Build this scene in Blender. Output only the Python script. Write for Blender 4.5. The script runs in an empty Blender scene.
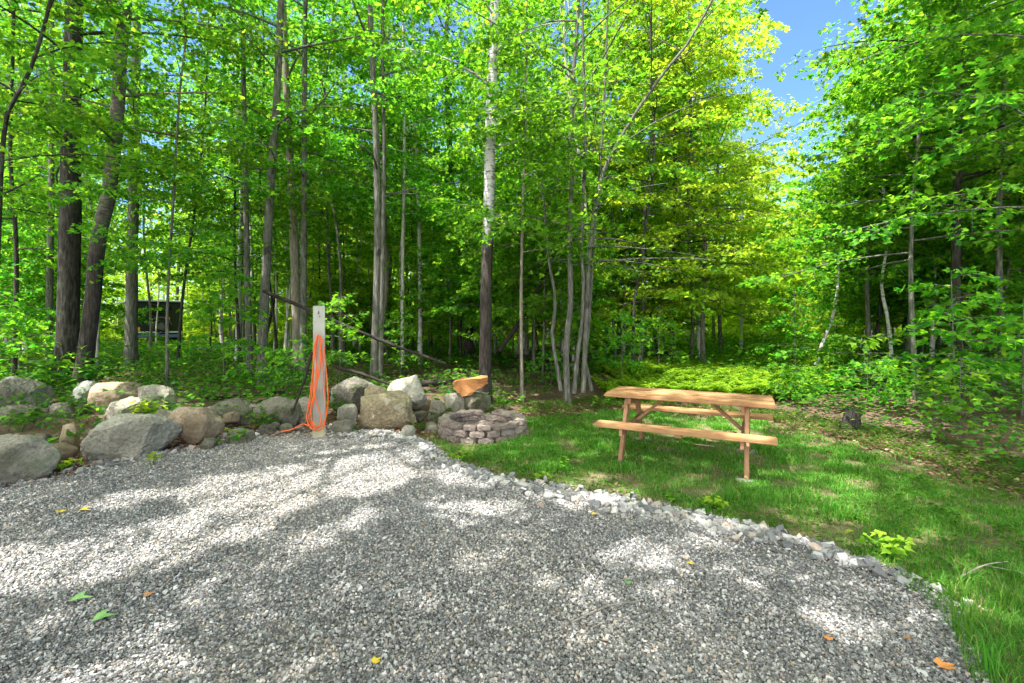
import bpy, bmesh, math, random
import numpy as np
from mathutils import Vector, Matrix, noise as mnoise

rng = np.random.default_rng(7)
random.seed(7)
SC = bpy.context.scene
COL = SC.collection
F, CX, HY, CAMH = 470.0, 512.0, 322.0, 1.63

def W(px, py, d):
    """the world point seen at a picture position, d metres ahead"""
    return np.array([(px - CX) / F * d, d, CAMH - (py - HY) / F * d])
def G(px, py, z=0.0):
    d = F * (CAMH - z) / (py - HY)
    return np.array([(px - CX) / F * d, d])
def to_px(P):
    y = np.maximum(P[..., 1], .05)
    return CX + F * P[..., 0] / y, HY - F * (P[..., 2] - CAMH) / y

SUN = np.array([-.36, -.24, 1.0]); SUN /= np.linalg.norm(SUN)

# ------------------------------------------------------------------ helpers
def nrm(a):
    return a / np.maximum(np.linalg.norm(a, axis=-1, keepdims=True), 1e-9)

def link(o, parent=None):
    COL.objects.link(o)
    if parent is not None:
        o.parent = parent
    return o

def mesh_np(name, parts, mats, smooth=False, attr=None):
    """parts: list of (V (n,3), F (m,k), material index)"""
    me = bpy.data.meshes.new(name)
    nv = sum(len(p[0]) for p in parts)
    nl = sum(p[1].size for p in parts); npoly = sum(len(p[1]) for p in parts)
    V = np.concatenate([p[0] for p in parts]).astype(np.float32)
    loops, starts, mi, off, lo = [], [], [], 0, 0
    for v, f, m in parts:
        f = np.asarray(f)
        loops.append((f + off).ravel()); k = f.shape[1]
        starts.append(lo + np.arange(len(f)) * k); lo += f.size
        mi.append(np.full(len(f), m)); off += len(v)
    me.vertices.add(nv); me.loops.add(nl); me.polygons.add(npoly)
    me.vertices.foreach_set('co', V.ravel())
    me.loops.foreach_set('vertex_index', np.concatenate(loops).astype(np.int32))
    me.polygons.foreach_set('loop_start', np.concatenate(starts).astype(np.int32))
    me.polygons.foreach_set('material_index', np.concatenate(mi).astype(np.int32))
    me.polygons.foreach_set('use_smooth', np.full(npoly, smooth))
    if attr is not None:
        a = me.attributes.new('rnd', 'FLOAT', 'POINT')
        a.data.foreach_set('value', attr.astype(np.float32))
    me.update(calc_edges=True)
    for m in mats:
        me.materials.append(m)
    return me

def obj(name, me, parent=None, loc=None):
    o = bpy.data.objects.new(name, me)
    if loc is not None:
        o.location = loc
    return link(o, parent)

def bm_obj(name, bm, mats, parent=None, smooth=False, loc=None):
    me = bpy.data.meshes.new(name)
    bm.normal_update(); bm.to_mesh(me); bm.free()
    for m in (mats if isinstance(mats, (list, tuple)) else [mats]):
        me.materials.append(m)
    if smooth:
        for p in me.polygons: p.use_smooth = True
    return obj(name, me, parent, loc)

def empty(name, loc, rz=0.0):
    o = bpy.data.objects.new(name, None)
    o.location = loc; o.rotation_euler = (0, 0, rz); o.empty_display_size = .2
    return link(o)

def tag(o, label=None, cat=None, group=None, kind=None):
    if label: o['label'] = label
    if cat: o['category'] = cat
    if group: o['group'] = group
    if kind: o['kind'] = kind
    return o

def tube(path, radii, sides=8, wob=0.0, r=rng):
    path = np.asarray(path, float); n = len(path); radii = np.asarray(radii, float)
    T = nrm(np.gradient(path, axis=0))
    ref = np.array([1., 0, 0]) if abs(T[0][0]) < .8 else np.array([0, 1., 0])
    A = nrm(ref - T * (T @ ref)[:, None]); B = np.cross(T, A)
    th = np.arange(sides) * 2 * np.pi / sides
    rr = radii[:, None] * (1 + wob * r.normal(0, 1, (n, sides)))
    V = path[:, None, :] + rr[..., None] * (np.cos(th)[None, :, None] * A[:, None, :] + np.sin(th)[None, :, None] * B[:, None, :])
    i = np.arange(n - 1)[:, None]; j = np.arange(sides)[None, :]; j2 = (j + 1) % sides
    Fq = np.stack([i * sides + j, i * sides + j2, (i + 1) * sides + j2, (i + 1) * sides + j], -1).reshape(-1, 4)
    return V.reshape(-1, 3), Fq

def merge(lst):
    Vs, Fs, o = [], [], 0
    for v, f in lst:
        Vs.append(v); Fs.append(f + o); o += len(v)
    return np.concatenate(Vs), np.concatenate(Fs)

def resample(pts, n):
    """a smooth curve through points (Catmull-Rom)"""
    pts = np.asarray(pts, float)
    if len(pts) < 3:
        return pts[0] + (pts[-1] - pts[0]) * np.linspace(0, 1, n)[:, None]
    q = np.vstack([2 * pts[0] - pts[1], pts, 2 * pts[-1] - pts[-2]])
    d = np.r_[0, np.cumsum(np.linalg.norm(np.diff(pts, axis=0), axis=1))]
    out = []
    for s in np.linspace(0, d[-1], n):
        k = min(np.searchsorted(d, s, side='right') - 1, len(pts) - 2)
        t = (s - d[k]) / (d[k + 1] - d[k])
        a, b, c, e = q[k], q[k + 1], q[k + 2], q[k + 3]
        out.append(.5 * ((2 * b) + (c - a) * t + (2 * a - 5 * b + 4 * c - e) * t * t + (3 * b - a - 3 * c + e) * t ** 3))
    return np.array(out)

def in_poly(x, y, poly):
    poly = np.asarray(poly); c = np.zeros(np.shape(x), bool); j = len(poly) - 1
    for i in range(len(poly)):
        xi, yi = poly[i]; xj, yj = poly[j]
        hit = ((yi > y) != (yj > y)) & (x < (xj - xi) * (y - yi) / (yj - yi + 1e-12) + xi)
        c ^= hit; j = i
    return c

def seg_dist(x, y, line):
    line = np.asarray(line); best = np.full(np.shape(x), 1e9)
    for a, b in zip(line[:-1], line[1:]):
        d = b - a; t = np.clip(((x - a[0]) * d[0] + (y - a[1]) * d[1]) / (d @ d), 0, 1)
        best = np.minimum(best, np.hypot(x - a[0] - t * d[0], y - a[1] - t * d[1]))
    return best

def sstep(t):
    t = np.clip(t, 0, 1); return t * t * (3 - 2 * t)

def vnoise(x, y, seed=0):
    """smooth value noise, numpy"""
    r = np.random.default_rng(seed); tab = r.random((64, 64))
    xi = np.floor(x).astype(int); yi = np.floor(y).astype(int); fx = x - xi; fy = y - yi
    fx = fx * fx * (3 - 2 * fx); fy = fy * fy * (3 - 2 * fy)
    g = lambda a, b: tab[a % 64, b % 64]
    return (g(xi, yi) * (1 - fx) + g(xi + 1, yi) * fx) * (1 - fy) + (g(xi, yi + 1) * (1 - fx) + g(xi + 1, yi + 1) * fx) * fy

# ------------------------------------------------------------------ materials
class NT:
    def __init__(s, name):
        s.m = bpy.data.materials.new(name); s.m.use_nodes = True
        s.t = s.m.node_tree; s.t.nodes.clear()
        s.out = s.n('ShaderNodeOutputMaterial')
    def n(s, typ, **kw):
        nd = s.t.nodes.new(typ)
        for k, v in kw.items():
            if k.startswith('i_'):
                nd.inputs[k[2:].replace('_', ' ')].default_value = v
            else:
                setattr(nd, k, v)
        return nd
    def l(s, a, b): s.t.links.new(a, b)
    def ramp(s, src, stops):
        r = s.n('ShaderNodeValToRGB'); e = r.color_ramp.elements
        while len(e) < len(stops): e.new(.5)
        for el, (p, c) in zip(e, stops):
            el.position = p; el.color = (*c, 1) if len(c) == 3 else c
        s.l(src, r.inputs[0]); return r.outputs[0]
    def noise(s, vec, scale, detail=4, rough=.6, stretch=None):
        if stretch:
            mp = s.n('ShaderNodeMapping'); mp.inputs['Scale'].default_value = stretch
            s.l(vec, mp.inputs[0]); vec = mp.outputs[0]
        nz = s.n('ShaderNodeTexNoise'); nz.inputs['Scale'].default_value = scale
        nz.inputs['Detail'].default_value = detail; nz.inputs['Roughness'].default_value = rough
        s.l(vec, nz.inputs['Vector']); return nz.outputs['Fac']
    def mix(s, fac, a, b, mode='MIX'):
        mx = s.n('ShaderNodeMix', data_type='RGBA', blend_type=mode)
        for sock, val in ((mx.inputs[0], fac), (mx.inputs[6], a), (mx.inputs[7], b)):
            if hasattr(val, 'links') or isinstance(val, bpy.types.NodeSocket): s.l(val, sock)
            elif isinstance(val, (int, float)): sock.default_value = val
            else: sock.default_value = (*val, 1)
        return mx.outputs[2]
    def coord(s, which='Object'):
        return s.n('ShaderNodeTexCoord').outputs[which]
    def bsdf(s, col, rough=.8, bump=None, bdist=.02, bstr=.6, spec=.3, metal=0):
        b = s.n('ShaderNodeBsdfPrincipled')
        if isinstance(col, bpy.types.NodeSocket): s.l(col, b.inputs['Base Color'])
        else: b.inputs['Base Color'].default_value = (*col, 1)
        if isinstance(rough, bpy.types.NodeSocket): s.l(rough, b.inputs['Roughness'])
        else: b.inputs['Roughness'].default_value = rough
        b.inputs['Specular IOR Level'].default_value = spec; b.inputs['Metallic'].default_value = metal
        if bump is not None:
            bp = s.n('ShaderNodeBump'); bp.inputs['Distance'].default_value = bdist; bp.inputs['Strength'].default_value = bstr
            s.l(bump, bp.inputs['Height']); s.l(bp.outputs[0], b.inputs['Normal'])
        s.l(b.outputs[0], s.out.inputs[0]); return s.m

def leaf_mat(name, stops, tr_gain=1.5, tint=(.9, 1.15), mixf=.58, attr=False):
    t = NT(name)
    if attr:
        rnd = t.n('ShaderNodeAttribute', attribute_name='rnd').outputs['Fac']
    else:
        rnd = t.n('ShaderNodeNewGeometry').outputs['Random Per Island']
    col = t.ramp(rnd, stops)
    oi = t.n('ShaderNodeObjectInfo').outputs['Random']
    mr = t.n('ShaderNodeMapRange'); mr.inputs[3].default_value = tint[0]; mr.inputs[4].default_value = tint[1]
    t.l(oi, mr.inputs[0])
    hsv = t.n('ShaderNodeHueSaturation'); t.l(col, hsv.inputs['Color']); t.l(mr.outputs[0], hsv.inputs['Value'])
    mh = t.n('ShaderNodeMapRange'); mh.inputs[3].default_value = .485; mh.inputs[4].default_value = .512
    t.l(oi, mh.inputs[0]); t.l(mh.outputs[0], hsv.inputs['Hue'])
    c = hsv.outputs[0]
    tc = t.mix(1.0, c, (1.6 * tr_gain, 1.35 * tr_gain, .6 * tr_gain), 'MULTIPLY')
    d = t.n('ShaderNodeBsdfPrincipled'); t.l(c, d.inputs['Base Color']); d.inputs['Roughness'].default_value = .55
    d.inputs['Specular IOR Level'].default_value = .12
    tr = t.n('ShaderNodeBsdfTranslucent'); t.l(tc, tr.inputs[0])
    ms = t.n('ShaderNodeMixShader'); ms.inputs[0].default_value = mixf
    t.l(d.outputs[0], ms.inputs[1]); t.l(tr.outputs[0], ms.inputs[2]); t.l(ms.outputs[0], t.out.inputs[0])
    return t.m

M = {}
M['leaf'] = leaf_mat('maple_leaf', [(0, (.030, .115, .012)), (.4, (.060, .20, .015)), (.8, (.11, .27, .026)), (1, (.17, .34, .034))])
M['leaf_young'] = leaf_mat('young_leaf', [(0, (.032, .14, .015)), (.5, (.070, .225, .018)), (1, (.17, .35, .028))])
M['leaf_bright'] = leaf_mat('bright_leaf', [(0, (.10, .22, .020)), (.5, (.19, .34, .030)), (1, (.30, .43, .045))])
M['undergrowth'] = leaf_mat('undergrowth_leaf', [(0, (.022, .095, .012)), (.6, (.05, .165, .018)), (1, (.11, .24, .024))])
M['grass'] = leaf_mat('grass_blade', [(0, (.045, .155, .018)), (.55, (.080, .25, .026)), (.88, (.13, .31, .045)), (1, (.32, .30, .12))], tr_gain=1.2, mixf=.4)
M['litter'] = leaf_mat('dead_leaf', [(0, (.07, .04, .025)), (.5, (.17, .10, .06)), (.85, (.30, .19, .12)), (1, (.42, .30, .21))], tr_gain=.6, mixf=.2)

def bark(name, stops, sc=1.0, bump=.02, moss=.25):
    t = NT(name); v = t.coord()
    a = t.noise(v, 26 * sc, 6, .65, (1, 1, .18)); b = t.noise(v, 2.2, 4, .6)
    c = t.ramp(a, stops)
    lich = t.ramp(b, [(.54, (0, 0, 0)), (.70, (1, 1, 1))])
    lf = t.n('ShaderNodeMath', operation='MULTIPLY'); lf.inputs[1].default_value = moss; t.l(lich, lf.inputs[0])
    c = t.mix(lf.outputs[0], c, (.22, .25, .17))
    kn = t.noise(v, 3.4, 2, .4, (1, 1, .8)); c = t.mix(t.ramp(kn, [(.66, (0, 0, 0)), (.72, (.75, .75, .75))]), c, (.03, .026, .02))
    return t.bsdf(c, .9, a, bump, .9, .1)
M['bark_grey'] = bark('grey_bark', [(.3, (.042, .040, .034)), (.55, (.14, .134, .112)), (.75, (.29, .285, .25))])
M['bark_dark'] = bark('dark_bark', [(.3, (.014, .0125, .011)), (.55, (.055, .049, .042)), (.8, (.13, .12, .105))], bump=.03)
M['bark_tan'] = bark('tan_bark', [(.3, (.12, .10, .075)), (.55, (.26, .225, .175)), (.75, (.40, .36, .29))], moss=.15)
M['bark_pale'] = bark('pale_bark', [(.3, (.20, .18, .15)), (.5, (.42, .40, .36)), (.7, (.58, .56, .52))], moss=.15)
def birch_mat():
    t = NT('birch_bark'); v = t.coord()
    a = t.noise(v, 9, 5, .6, (1, 1, 5)); b = t.noise(v, 1.7, 3, .6); f = t.noise(v, 40, 4, .6, (1, 1, .4))
    c = t.ramp(a, [(.36, (.04, .035, .03)), (.46, (.52, .50, .46)), (.8, (.72, .71, .68))])
    c = t.mix(t.ramp(b, [(.52, (0, 0, 0)), (.66, (1, 1, 1))]), c, (.10, .085, .07))
    c = t.mix(.25, c, t.ramp(f, [(.3, (.1, .09, .08)), (.7, (.75, .73, .7))]))
    return t.bsdf(c, .8, a, .01, .6, .2)
M['birch'] = birch_mat()
def two_tone(name, z0, z1, lo, hi):
    """old rough bark at the foot, smooth pale bark above"""
    t = NT(name); v = t.coord()
    sx = t.n('ShaderNodeSeparateXYZ'); t.l(v, sx.inputs[0])
    nz = t.noise(v, 2.4, 4, .6)
    ad = t.n('ShaderNodeMath', operation='MULTIPLY_ADD'); ad.inputs[1].default_value = 1.6; t.l(nz, ad.inputs[0]); t.l(sx.outputs[2], ad.inputs[2])
    mr = t.n('ShaderNodeMapRange'); mr.inputs[1].default_value = z0 + .8; mr.inputs[2].default_value = z1 + .8; t.l(ad.outputs[0], mr.inputs[0])
    a = t.noise(v, 26, 6, .65, (1, 1, .2)); b = t.noise(v, 8, 5, .6, (1, 1, 3.5))
    c = t.mix(mr.outputs[0], t.ramp(a, lo), t.ramp(b, hi))
    return t.bsdf(c, .85, a, .02, .7, .15)
DARKR = [(.3, (.015, .012, .010)), (.55, (.055, .046, .038)), (.8, (.13, .11, .092))]
M['bark_leaning'] = two_tone('dark_foot_grey_bark', 2.6, 4.0, DARKR, [(.35, (.06, .052, .042)), (.55, (.15, .13, .105)), (.75, (.28, .25, .21))])
M['bark_bigbirch'] = two_tone('dark_foot_birch_bark', 2.9, 3.9, DARKR, [(.36, (.10, .09, .08)), (.47, (.46, .44, .42)), (.8, (.66, .66, .66))])

def rock_mat(name, base, dark, lich, lfac, moss=.4):
    t = NT(name); v = t.coord()
    a = t.noise(v, 6, 8, .72); b = t.noise(v, 28, 7, .75); c2 = t.noise(v, 4.3, 7, .66); g = t.noise(v, 160, 3, .7)
    c = t.ramp(a, [(.40, tuple(x * .6 for x in dark)), (.50, dark), (.60, tuple(x * .85 for x in base))])
    c = t.mix(.65, c, t.ramp(b, [(.34, tuple(x * .25 for x in base)), (.66, tuple(min(x * 1.5, .8) for x in base))]))
    c = t.mix(.28, c, t.ramp(g, [(.4, (.05, .045, .035)), (.6, (.66, .62, .52))]))
    m = t.ramp(c2, [(.55, (0, 0, 0)), (.62, (1, 1, 1))])
    mf = t.n('ShaderNodeMath', operation='MULTIPLY'); mf.inputs[1].default_value = lfac; t.l(m, mf.inputs[0])
    c = t.mix(mf.outputs[0], c, lich)
    c4 = t.noise(v, 2.6, 7, .7); c = t.mix(t.ramp(c4, [(.53, (0, 0, 0)), (.60, (moss, moss, moss))]), c, (.075, .095, .035))
    hb = t.n('ShaderNodeMath', operation='ADD'); t.l(a, hb.inputs[0]); t.l(b, hb.inputs[1])
    c = t.mix(t.ramp(t.noise(v, 1.1, 5, .65), [(.46, (0, 0, 0)), (.66, (.6, .6, .6))]), c, tuple(x * .6 for x in dark))
    return t.bsdf(c, .92, hb.outputs[0], .035, .9, .12)
M['rock_grey'] = rock_mat('grey_granite', (.40, .365, .28), (.17, .15, .11), (.30, .34, .22), .5)
M['rock_light'] = rock_mat('pale_granite', (.47, .445, .35), (.24, .225, .17), (.50, .50, .42), .6, .25)
M['rock_blue'] = rock_mat('blue_granite', (.36, .37, .32), (.18, .19, .16), (.35, .38, .32), .4)
M['rock_tan'] = rock_mat('tan_granite', (.50, .36, .22), (.20, .135, .075), (.50, .44, .34), .45, .2)
M['rock_lichen'] = rock_mat('lichen_granite', (.46, .36, .19), (.22, .17, .09), (.80, .74, .56), .75, .12)
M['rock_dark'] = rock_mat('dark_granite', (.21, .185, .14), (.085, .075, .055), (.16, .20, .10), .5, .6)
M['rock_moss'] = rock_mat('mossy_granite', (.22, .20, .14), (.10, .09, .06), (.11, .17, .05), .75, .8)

def gravel_mat(name, attr):
    t = NT(name); v = t.coord()
    if attr:
        r = t.n('ShaderNodeAttribute', attribute_name='rnd').outputs['Fac']
    else:
        vo = t.n('ShaderNodeTexVoronoi'); vo.inputs['Scale'].default_value = 110; t.l(v, vo.inputs['Vector'])
        sp = t.n('ShaderNodeSeparateColor'); t.l(vo.outputs['Color'], sp.inputs[0]); r = sp.outputs[0]
    c = t.ramp(r, [(0, (.045, .042, .036)), (.28, (.12, .112, .094)), (.52, (.23, .215, .18)), (.75, (.37, .345, .295)), (.9, (.66, .62, .53)), (.95, (.34, .24, .16)), (1, (.56, .42, .28))])
    n2 = t.noise(v, .55, 4, .6)
    dust = t.ramp(n2, [(.40, (.86, .87, .88)), (.64, (1.12, 1.08, 1.02))])
    c = t.mix(1.0, c, dust, 'MULTIPLY')
    g = t.noise(v, 220, 3, .6)
    c = t.mix(.2, c, t.ramp(g, [(.35, (.12, .12, .12)), (.65, (.7, .7, .68))]))
    if not attr: c = t.mix(1.0, c, (.74, .72, .68), 'MULTIPLY')
    c = t.mix(1.0, c, (.98, 1.005, 1.08), 'MULTIPLY')
    return t.bsdf(c, .85, g, .004, .5, .25)
M['gravel_stone'] = gravel_mat('crushed_stone', True)
M['gravel_bed'] = gravel_mat('stone_dust', False)
def estone():
    t = NT('border_stone'); v = t.coord()
    oi = t.n('ShaderNodeObjectInfo').outputs['Random']
    c = t.ramp(oi, [(0, (.11, .11, .105)), (.35, (.21, .205, .185)), (.65, (.30, .285, .25)), (.85, (.40, .38, .33)), (.93, (.38, .26, .17)), (1, (.18, .19, .18))])
    g = t.noise(v, 30, 6, .7)
    c = t.mix(.35, c, t.ramp(g, [(.35, (.10, .10, .10)), (.65, (.65, .64, .62))]))
    return t.bsdf(c, .85, g, .01, .6, .25)
M['border_stone'] = estone()

def soil(name, stops, sc=3.0):
    t = NT(name); v = t.coord()
    a = t.noise(v, sc, 7, .65); b = t.noise(v, 38, 5, .7)
    c = t.ramp(a, stops)
    c = t.mix(.4, c, t.ramp(b, [(.3, (.03, .022, .015)), (.7, (.30, .22, .15))]))
    return t.bsdf(c, .95, b, .03, .8, .1)
M['floor'] = soil('forest_soil', [(.3, (.045, .032, .022)), (.55, (.12, .08, .052)), (.7, (.09, .10, .04))], 1.3)
M['lawn'] = soil('lawn_soil', [(.34, (.22, .17, .10)), (.52, (.12, .13, .04)), (.7, (.06, .12, .02))], 1.6)

def wood(name, a, b, grain=(1.2, 30, 30), rough=.65):
    t = NT(name); v = t.coord()
    n1 = t.noise(v, 3.0, 6, .6, grain); n2 = t.noise(v, 2.2, 3, .5)
    c = t.ramp(n1, [(.3, a), (.68, b)])
    c = t.mix(.35, c, t.ramp(n2, [(.35, tuple(x * .5 for x in a)), (.7, tuple(min(1, x * 1.3) for x in b))]))
    isl = t.n('ShaderNodeNewGeometry').outputs['Random Per Island']
    c = t.mix(1.0, c, t.ramp(isl, [(0, (.72, .72, .74)), (1, (1.2, 1.16, 1.1))]), 'MULTIPLY')
    k1 = t.noise(v, 7, 3, .5, (.5, 2.2, 2.2)); c = t.mix(t.ramp(k1, [(.68, (0, 0, 0)), (.74, (.45, .45, .45))]), c, tuple(x * .5 for x in a))
    return t.bsdf(c, rough, n1, .004, .6, .25)
M['cedar'] = wood('stained_lumber', (.25, .128, .058), (.45, .25, .12))
M['cedar_end'] = wood('stained_lumber_cut', (.20, .105, .055), (.36, .205, .11), (30, 4, 4))
M['post_wood'] = wood('weathered_post', (.27, .275, .235), (.42, .425, .37), (30, 30, 1.2))
M['post_base'] = wood('bare_post_foot', (.30, .27, .16), (.50, .46, .31), (20, 20, 1.5))
M['post_side'] = wood('weathered_post_side', (.16, .165, .14), (.27, .275, .24), (30, 30, 1.2))  # darker copy of the post wood, right-side shade put into the colour
M['cut_wood'] = wood('fresh_split_wood', (.42, .16, .05), (.70, .32, .12), (4, 14, 14), .8)
M['dead_wood'] = wood('dead_branch', (.010, .008, .007), (.045, .036, .03), (12, 12, 3), .9)
M['dead_pale'] = wood('bleached_branch', (.22, .19, .15), (.46, .42, .36), (12, 12, 3), .9)
def plain(name, c, rough=.5, metal=0, spec=.4, sc=20, amt=.3):
    t = NT(name); v = t.coord(); n1 = t.noise(v, sc, 5, .6)
    cc = t.mix(amt, c, t.ramp(n1, [(.3, tuple(x * .5 for x in c)), (.7, tuple(min(1, x * 1.4) for x in c))]))
    return t.bsdf(cc, rough, None, spec=spec, metal=metal)
M['cord'] = plain('orange_cord', (.80, .13, .02), .45)
M['ink'] = plain('dark_paint', (.03, .03, .03), .6)
M['trailer_dark'] = plain('dark_trailer_skin', (.018, .02, .026), .25, 0, .5, 3)
M['trailer_grey'] = plain('grey_trailer_skin', (.10, .11, .12), .3, 0, .5, 3)
M['trailer_white'] = plain('white_trailer_trim', (.62, .66, .72), .4)
M['trailer_blue'] = plain('blue_bumper', (.10, .14, .34), .4)
M['rubber'] = plain('rubber', (.02, .02, .02), .8)
M['glass'] = plain('dark_glass', (.01, .012, .015), .05, 0, .8)
M['orange'] = plain('orange_lens', (.9, .35, .05), .3)
M['steel'] = plain('steel', (.45, .45, .45), .35, .9)
M['paver'] = rock_mat('foot_slab', (.42, .40, .36), (.26, .24, .21), (.45, .44, .4), .3, .1)
M['ash'] = soil('ash', [(.3, (.05, .05, .05)), (.7, (.18, .17, .16))], 9)
def block_mat():
    t = NT('concrete_block'); v = t.coord(); oi = t.n('ShaderNodeObjectInfo').outputs['Random']
    c = t.ramp(oi, [(0, (.09, .06, .045)), (.3, (.17, .115, .09)), (.55, (.24, .18, .14)), (.8, (.14, .12, .095)), (1, (.33, .27, .21))])
    g = t.noise(v, 22, 7, .75)
    c = t.mix(.45, c, t.ramp(g, [(.3, (.07, .055, .05)), (.7, (.50, .44, .40))]))
    return t.bsdf(c, .95, g, .02, .9, .15)
M['block'] = block_mat()

# ------------------------------------------------------------------ ground outline
EDGE_PX = [(-140, 515), (0, 489), (60, 478), (130, 463), (200, 447), (260, 439), (320, 434), (385, 434), (418, 442), (440, 460), (500, 483), (560, 494), (620, 505), (700, 521), (760, 534), (820, 549), (880, 571), (928, 602), (955, 640), (972, 683)]
EDGE = np.array([G(*p) for p in EDGE_PX])
BORDER = EDGE[6:17]                                            # the stretch with the loose stone border
PAD = np.vstack([EDGE, [(2.2, .6), (2.3, -6), (-11, -6), (-11, 3.6)]])
LAWN_TOP = np.array([G(*p) for p in [(414, 434), (432, 424), (470, 414), (545, 414), (610, 408), (700, 408), (785, 424), (860, 443), (930, 465), (1024, 497)]])
LAWN = np.vstack([EDGE[8:], [(2.3, .5)], [(4.8, .5)], [(4.9, 3.2)], LAWN_TOP[::-1]])

def bank_line(x):
    return np.interp(x, [-30, -8, -6, -1.6, -.2, 1.0, 4.6, 5.2, 30], [4.6, 4.6, 5.4, 7.6, 8.6, 9.4, 9.6, 9.6, 9.6])
def height(x, y):
    x = np.asarray(x, float); y = np.asarray(y, float)
    s = sstep((y - bank_line(x) - .1) / 1.6)
    r = sstep((x - 5.1) / 2.0)
    k = np.maximum(s, r)
    n = vnoise(x * .35 + 9, y * .35 + 3, 2) - .5 + .35 * (vnoise(x * 1.3 + 5, y * 1.3, 4) - .5)
    return -.03 + k * (.24 + .22 * n)
def hz(x, y): return float(height(x, y))

def build_ground():
    u = np.linspace(-1, 1, 230); xs = np.sign(u) * (np.abs(u) * 14 + np.abs(u) ** 5 * 386)
    v = np.linspace(0, 1, 240); ys = -12 + v * 36 + v ** 6 * 480
    X, Y = np.meshgrid(xs, ys); Z = height(X, Y)
    V = np.stack([X, Y, Z], -1).reshape(-1, 3); n, m = X.shape
    i = np.arange(n - 1)[:, None]; j = np.arange(m - 1)[None, :]
    Fq = np.stack([i * m + j, i * m + j + 1, (i + 1) * m + j + 1, (i + 1) * m + j], -1).reshape(-1, 4)
    o = obj('ground', mesh_np('ground', [(V, Fq, 0)], [M['floor']], True)); tag(o, kind='structure')
    # behind the camera and to the far sides the same sheet carries on
    for name, poly, z, m in (('lawn_ground', LAWN, -.012, 'lawn'), ('gravel_pad', PAD, -.004, 'gravel_bed')):
        bm = bmesh.new(); vs = [bm.verts.new((p[0], p[1], z)) for p in poly]
        f = bm.faces.new(vs); f.normal_update()
        if f.normal.z < 0: f.normal_flip()
        bmesh.ops.triangulate(bm, faces=[f])
        tag(bm_obj(name, bm, M[m]), kind='structure')
build_ground()

# ------------------------------------------------------------------ gravel
CUBE_V = np.array([(-1, -1, -1), (1, -1, -1), (1, 1, -1), (-1, 1, -1), (-1, -1, 1), (1, -1, 1), (1, 1, 1), (-1, 1, 1)], float)
CUBE_F = np.array([(0, 3, 2, 1), (4, 5, 6, 7), (0, 1, 5, 4), (1, 2, 6, 5), (2, 3, 7, 6), (3, 0, 4, 7)])
def crushed(pos, size, r):
    n = len(pos)
    V = CUBE_V[None] * (1 + r.normal(0, .30, (n, 8, 3))) * np.stack([r.uniform(.55, 1.15, n), r.uniform(.5, .95, n), r.uniform(.3, .75, n)], -1)[:, None]
    q = nrm(r.normal(0, 1, (n, 4)) * np.array([1, .25, .25, 1.2]))
    w, x, y, z = q.T
    R = np.stack([1 - 2 * (y * y + z * z), 2 * (x * y - z * w), 2 * (x * z + y * w), 2 * (x * y + z * w), 1 - 2 * (x * x + z * z), 2 * (y * z - x * w), 2 * (x * z - y * w), 2 * (y * z + x * w), 1 - 2 * (x * x + y * y)], -1).reshape(n, 3, 3)
    V = np.einsum('nij,nkj->nki', R, V) * (size * .5)[:, None, None] + pos[:, None]
    Fq = (CUBE_F[None] + (np.arange(n) * 8)[:, None, None]).reshape(-1, 4)
    return V.reshape(-1, 3), Fq, np.repeat(r.random(n), 8)

def build_gravel():
    r = np.random.default_rng(11)
    n = 820000
    x = r.uniform(-9.5, 2.6, n); y = r.uniform(1.1, 7.0, n)
    d2 = seg_dist(x, y, EDGE)
    edge_n = (vnoise(x * 3, y * 3, 21) - .5) * .5
    keep = in_poly(x, y, PAD) | (d2 < .10 + edge_n * .3)
    keep &= (np.abs(x) < y * 1.22 + .5)
    keep &= r.random(n) < np.clip(1.15 - .05 * y, .4, 1) * np.clip(.30 + 1.25 * vnoise(x * .9, y * .9, 24) * (.6 + .8 * vnoise(x * 3.3, y * 3.3, 25)), .2, 1)
    x, y = x[keep], y[keep]
    s = np.clip(r.lognormal(math.log(.0098), .34, len(x)), .006, .028)
    z = s * .12 + r.uniform(-.004, .010, len(x)) + .014 * (vnoise(x * 2.2, y * 2.2, 3) - .4)
    P = [np.stack([x, y, z], -1)]; S = [s]
    # loose coarser stones along the border with the grass
    L = np.r_[0, np.cumsum(np.linalg.norm(np.diff(BORDER, axis=0), axis=1))]
    m = 2600; t = r.uniform(0, L[-1], m)
    bx = np.interp(t, L, BORDER[:, 0]); by = np.interp(t, L, BORDER[:, 1])
    off = r.normal(-.02, .19, m); bx = bx - .5 * off + r.normal(0, .05, m); by = by + .85 * off
    s = np.clip(r.lognormal(math.log(.042), .33, m), .02, .075)
    P.append(np.stack([bx, by, s * .10 + .002 + r.uniform(0, .012, m)], -1)); S.append(s)
    # thinner scatter on the dirt at the foot of the boulders
    m = 2500; t = r.uniform(0, 1, m); e = EDGE[:8]
    L = np.r_[0, np.cumsum(np.linalg.norm(np.diff(e, axis=0), axis=1))]
    bx = np.interp(t * L[-1], L, e[:, 0]); by = np.interp(t * L[-1], L, e[:, 1]) + np.abs(r.normal(0, .28, m))
    s = np.clip(r.lognormal(math.log(.035), .45, m), .012, .10)
    P.append(np.stack([bx, by, np.full(m, -.005) + s * .1], -1)); S.append(s)
    V, Fq, a = crushed(np.concatenate(P), np.concatenate(S), r)
    o = obj('gravel', mesh_np('gravel', [(V, Fq, 0)], [M['gravel_stone']], False, a)); tag(o, 'loose grey crushed stone covering the camp site pad', kind='stuff')
build_gravel()

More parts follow.
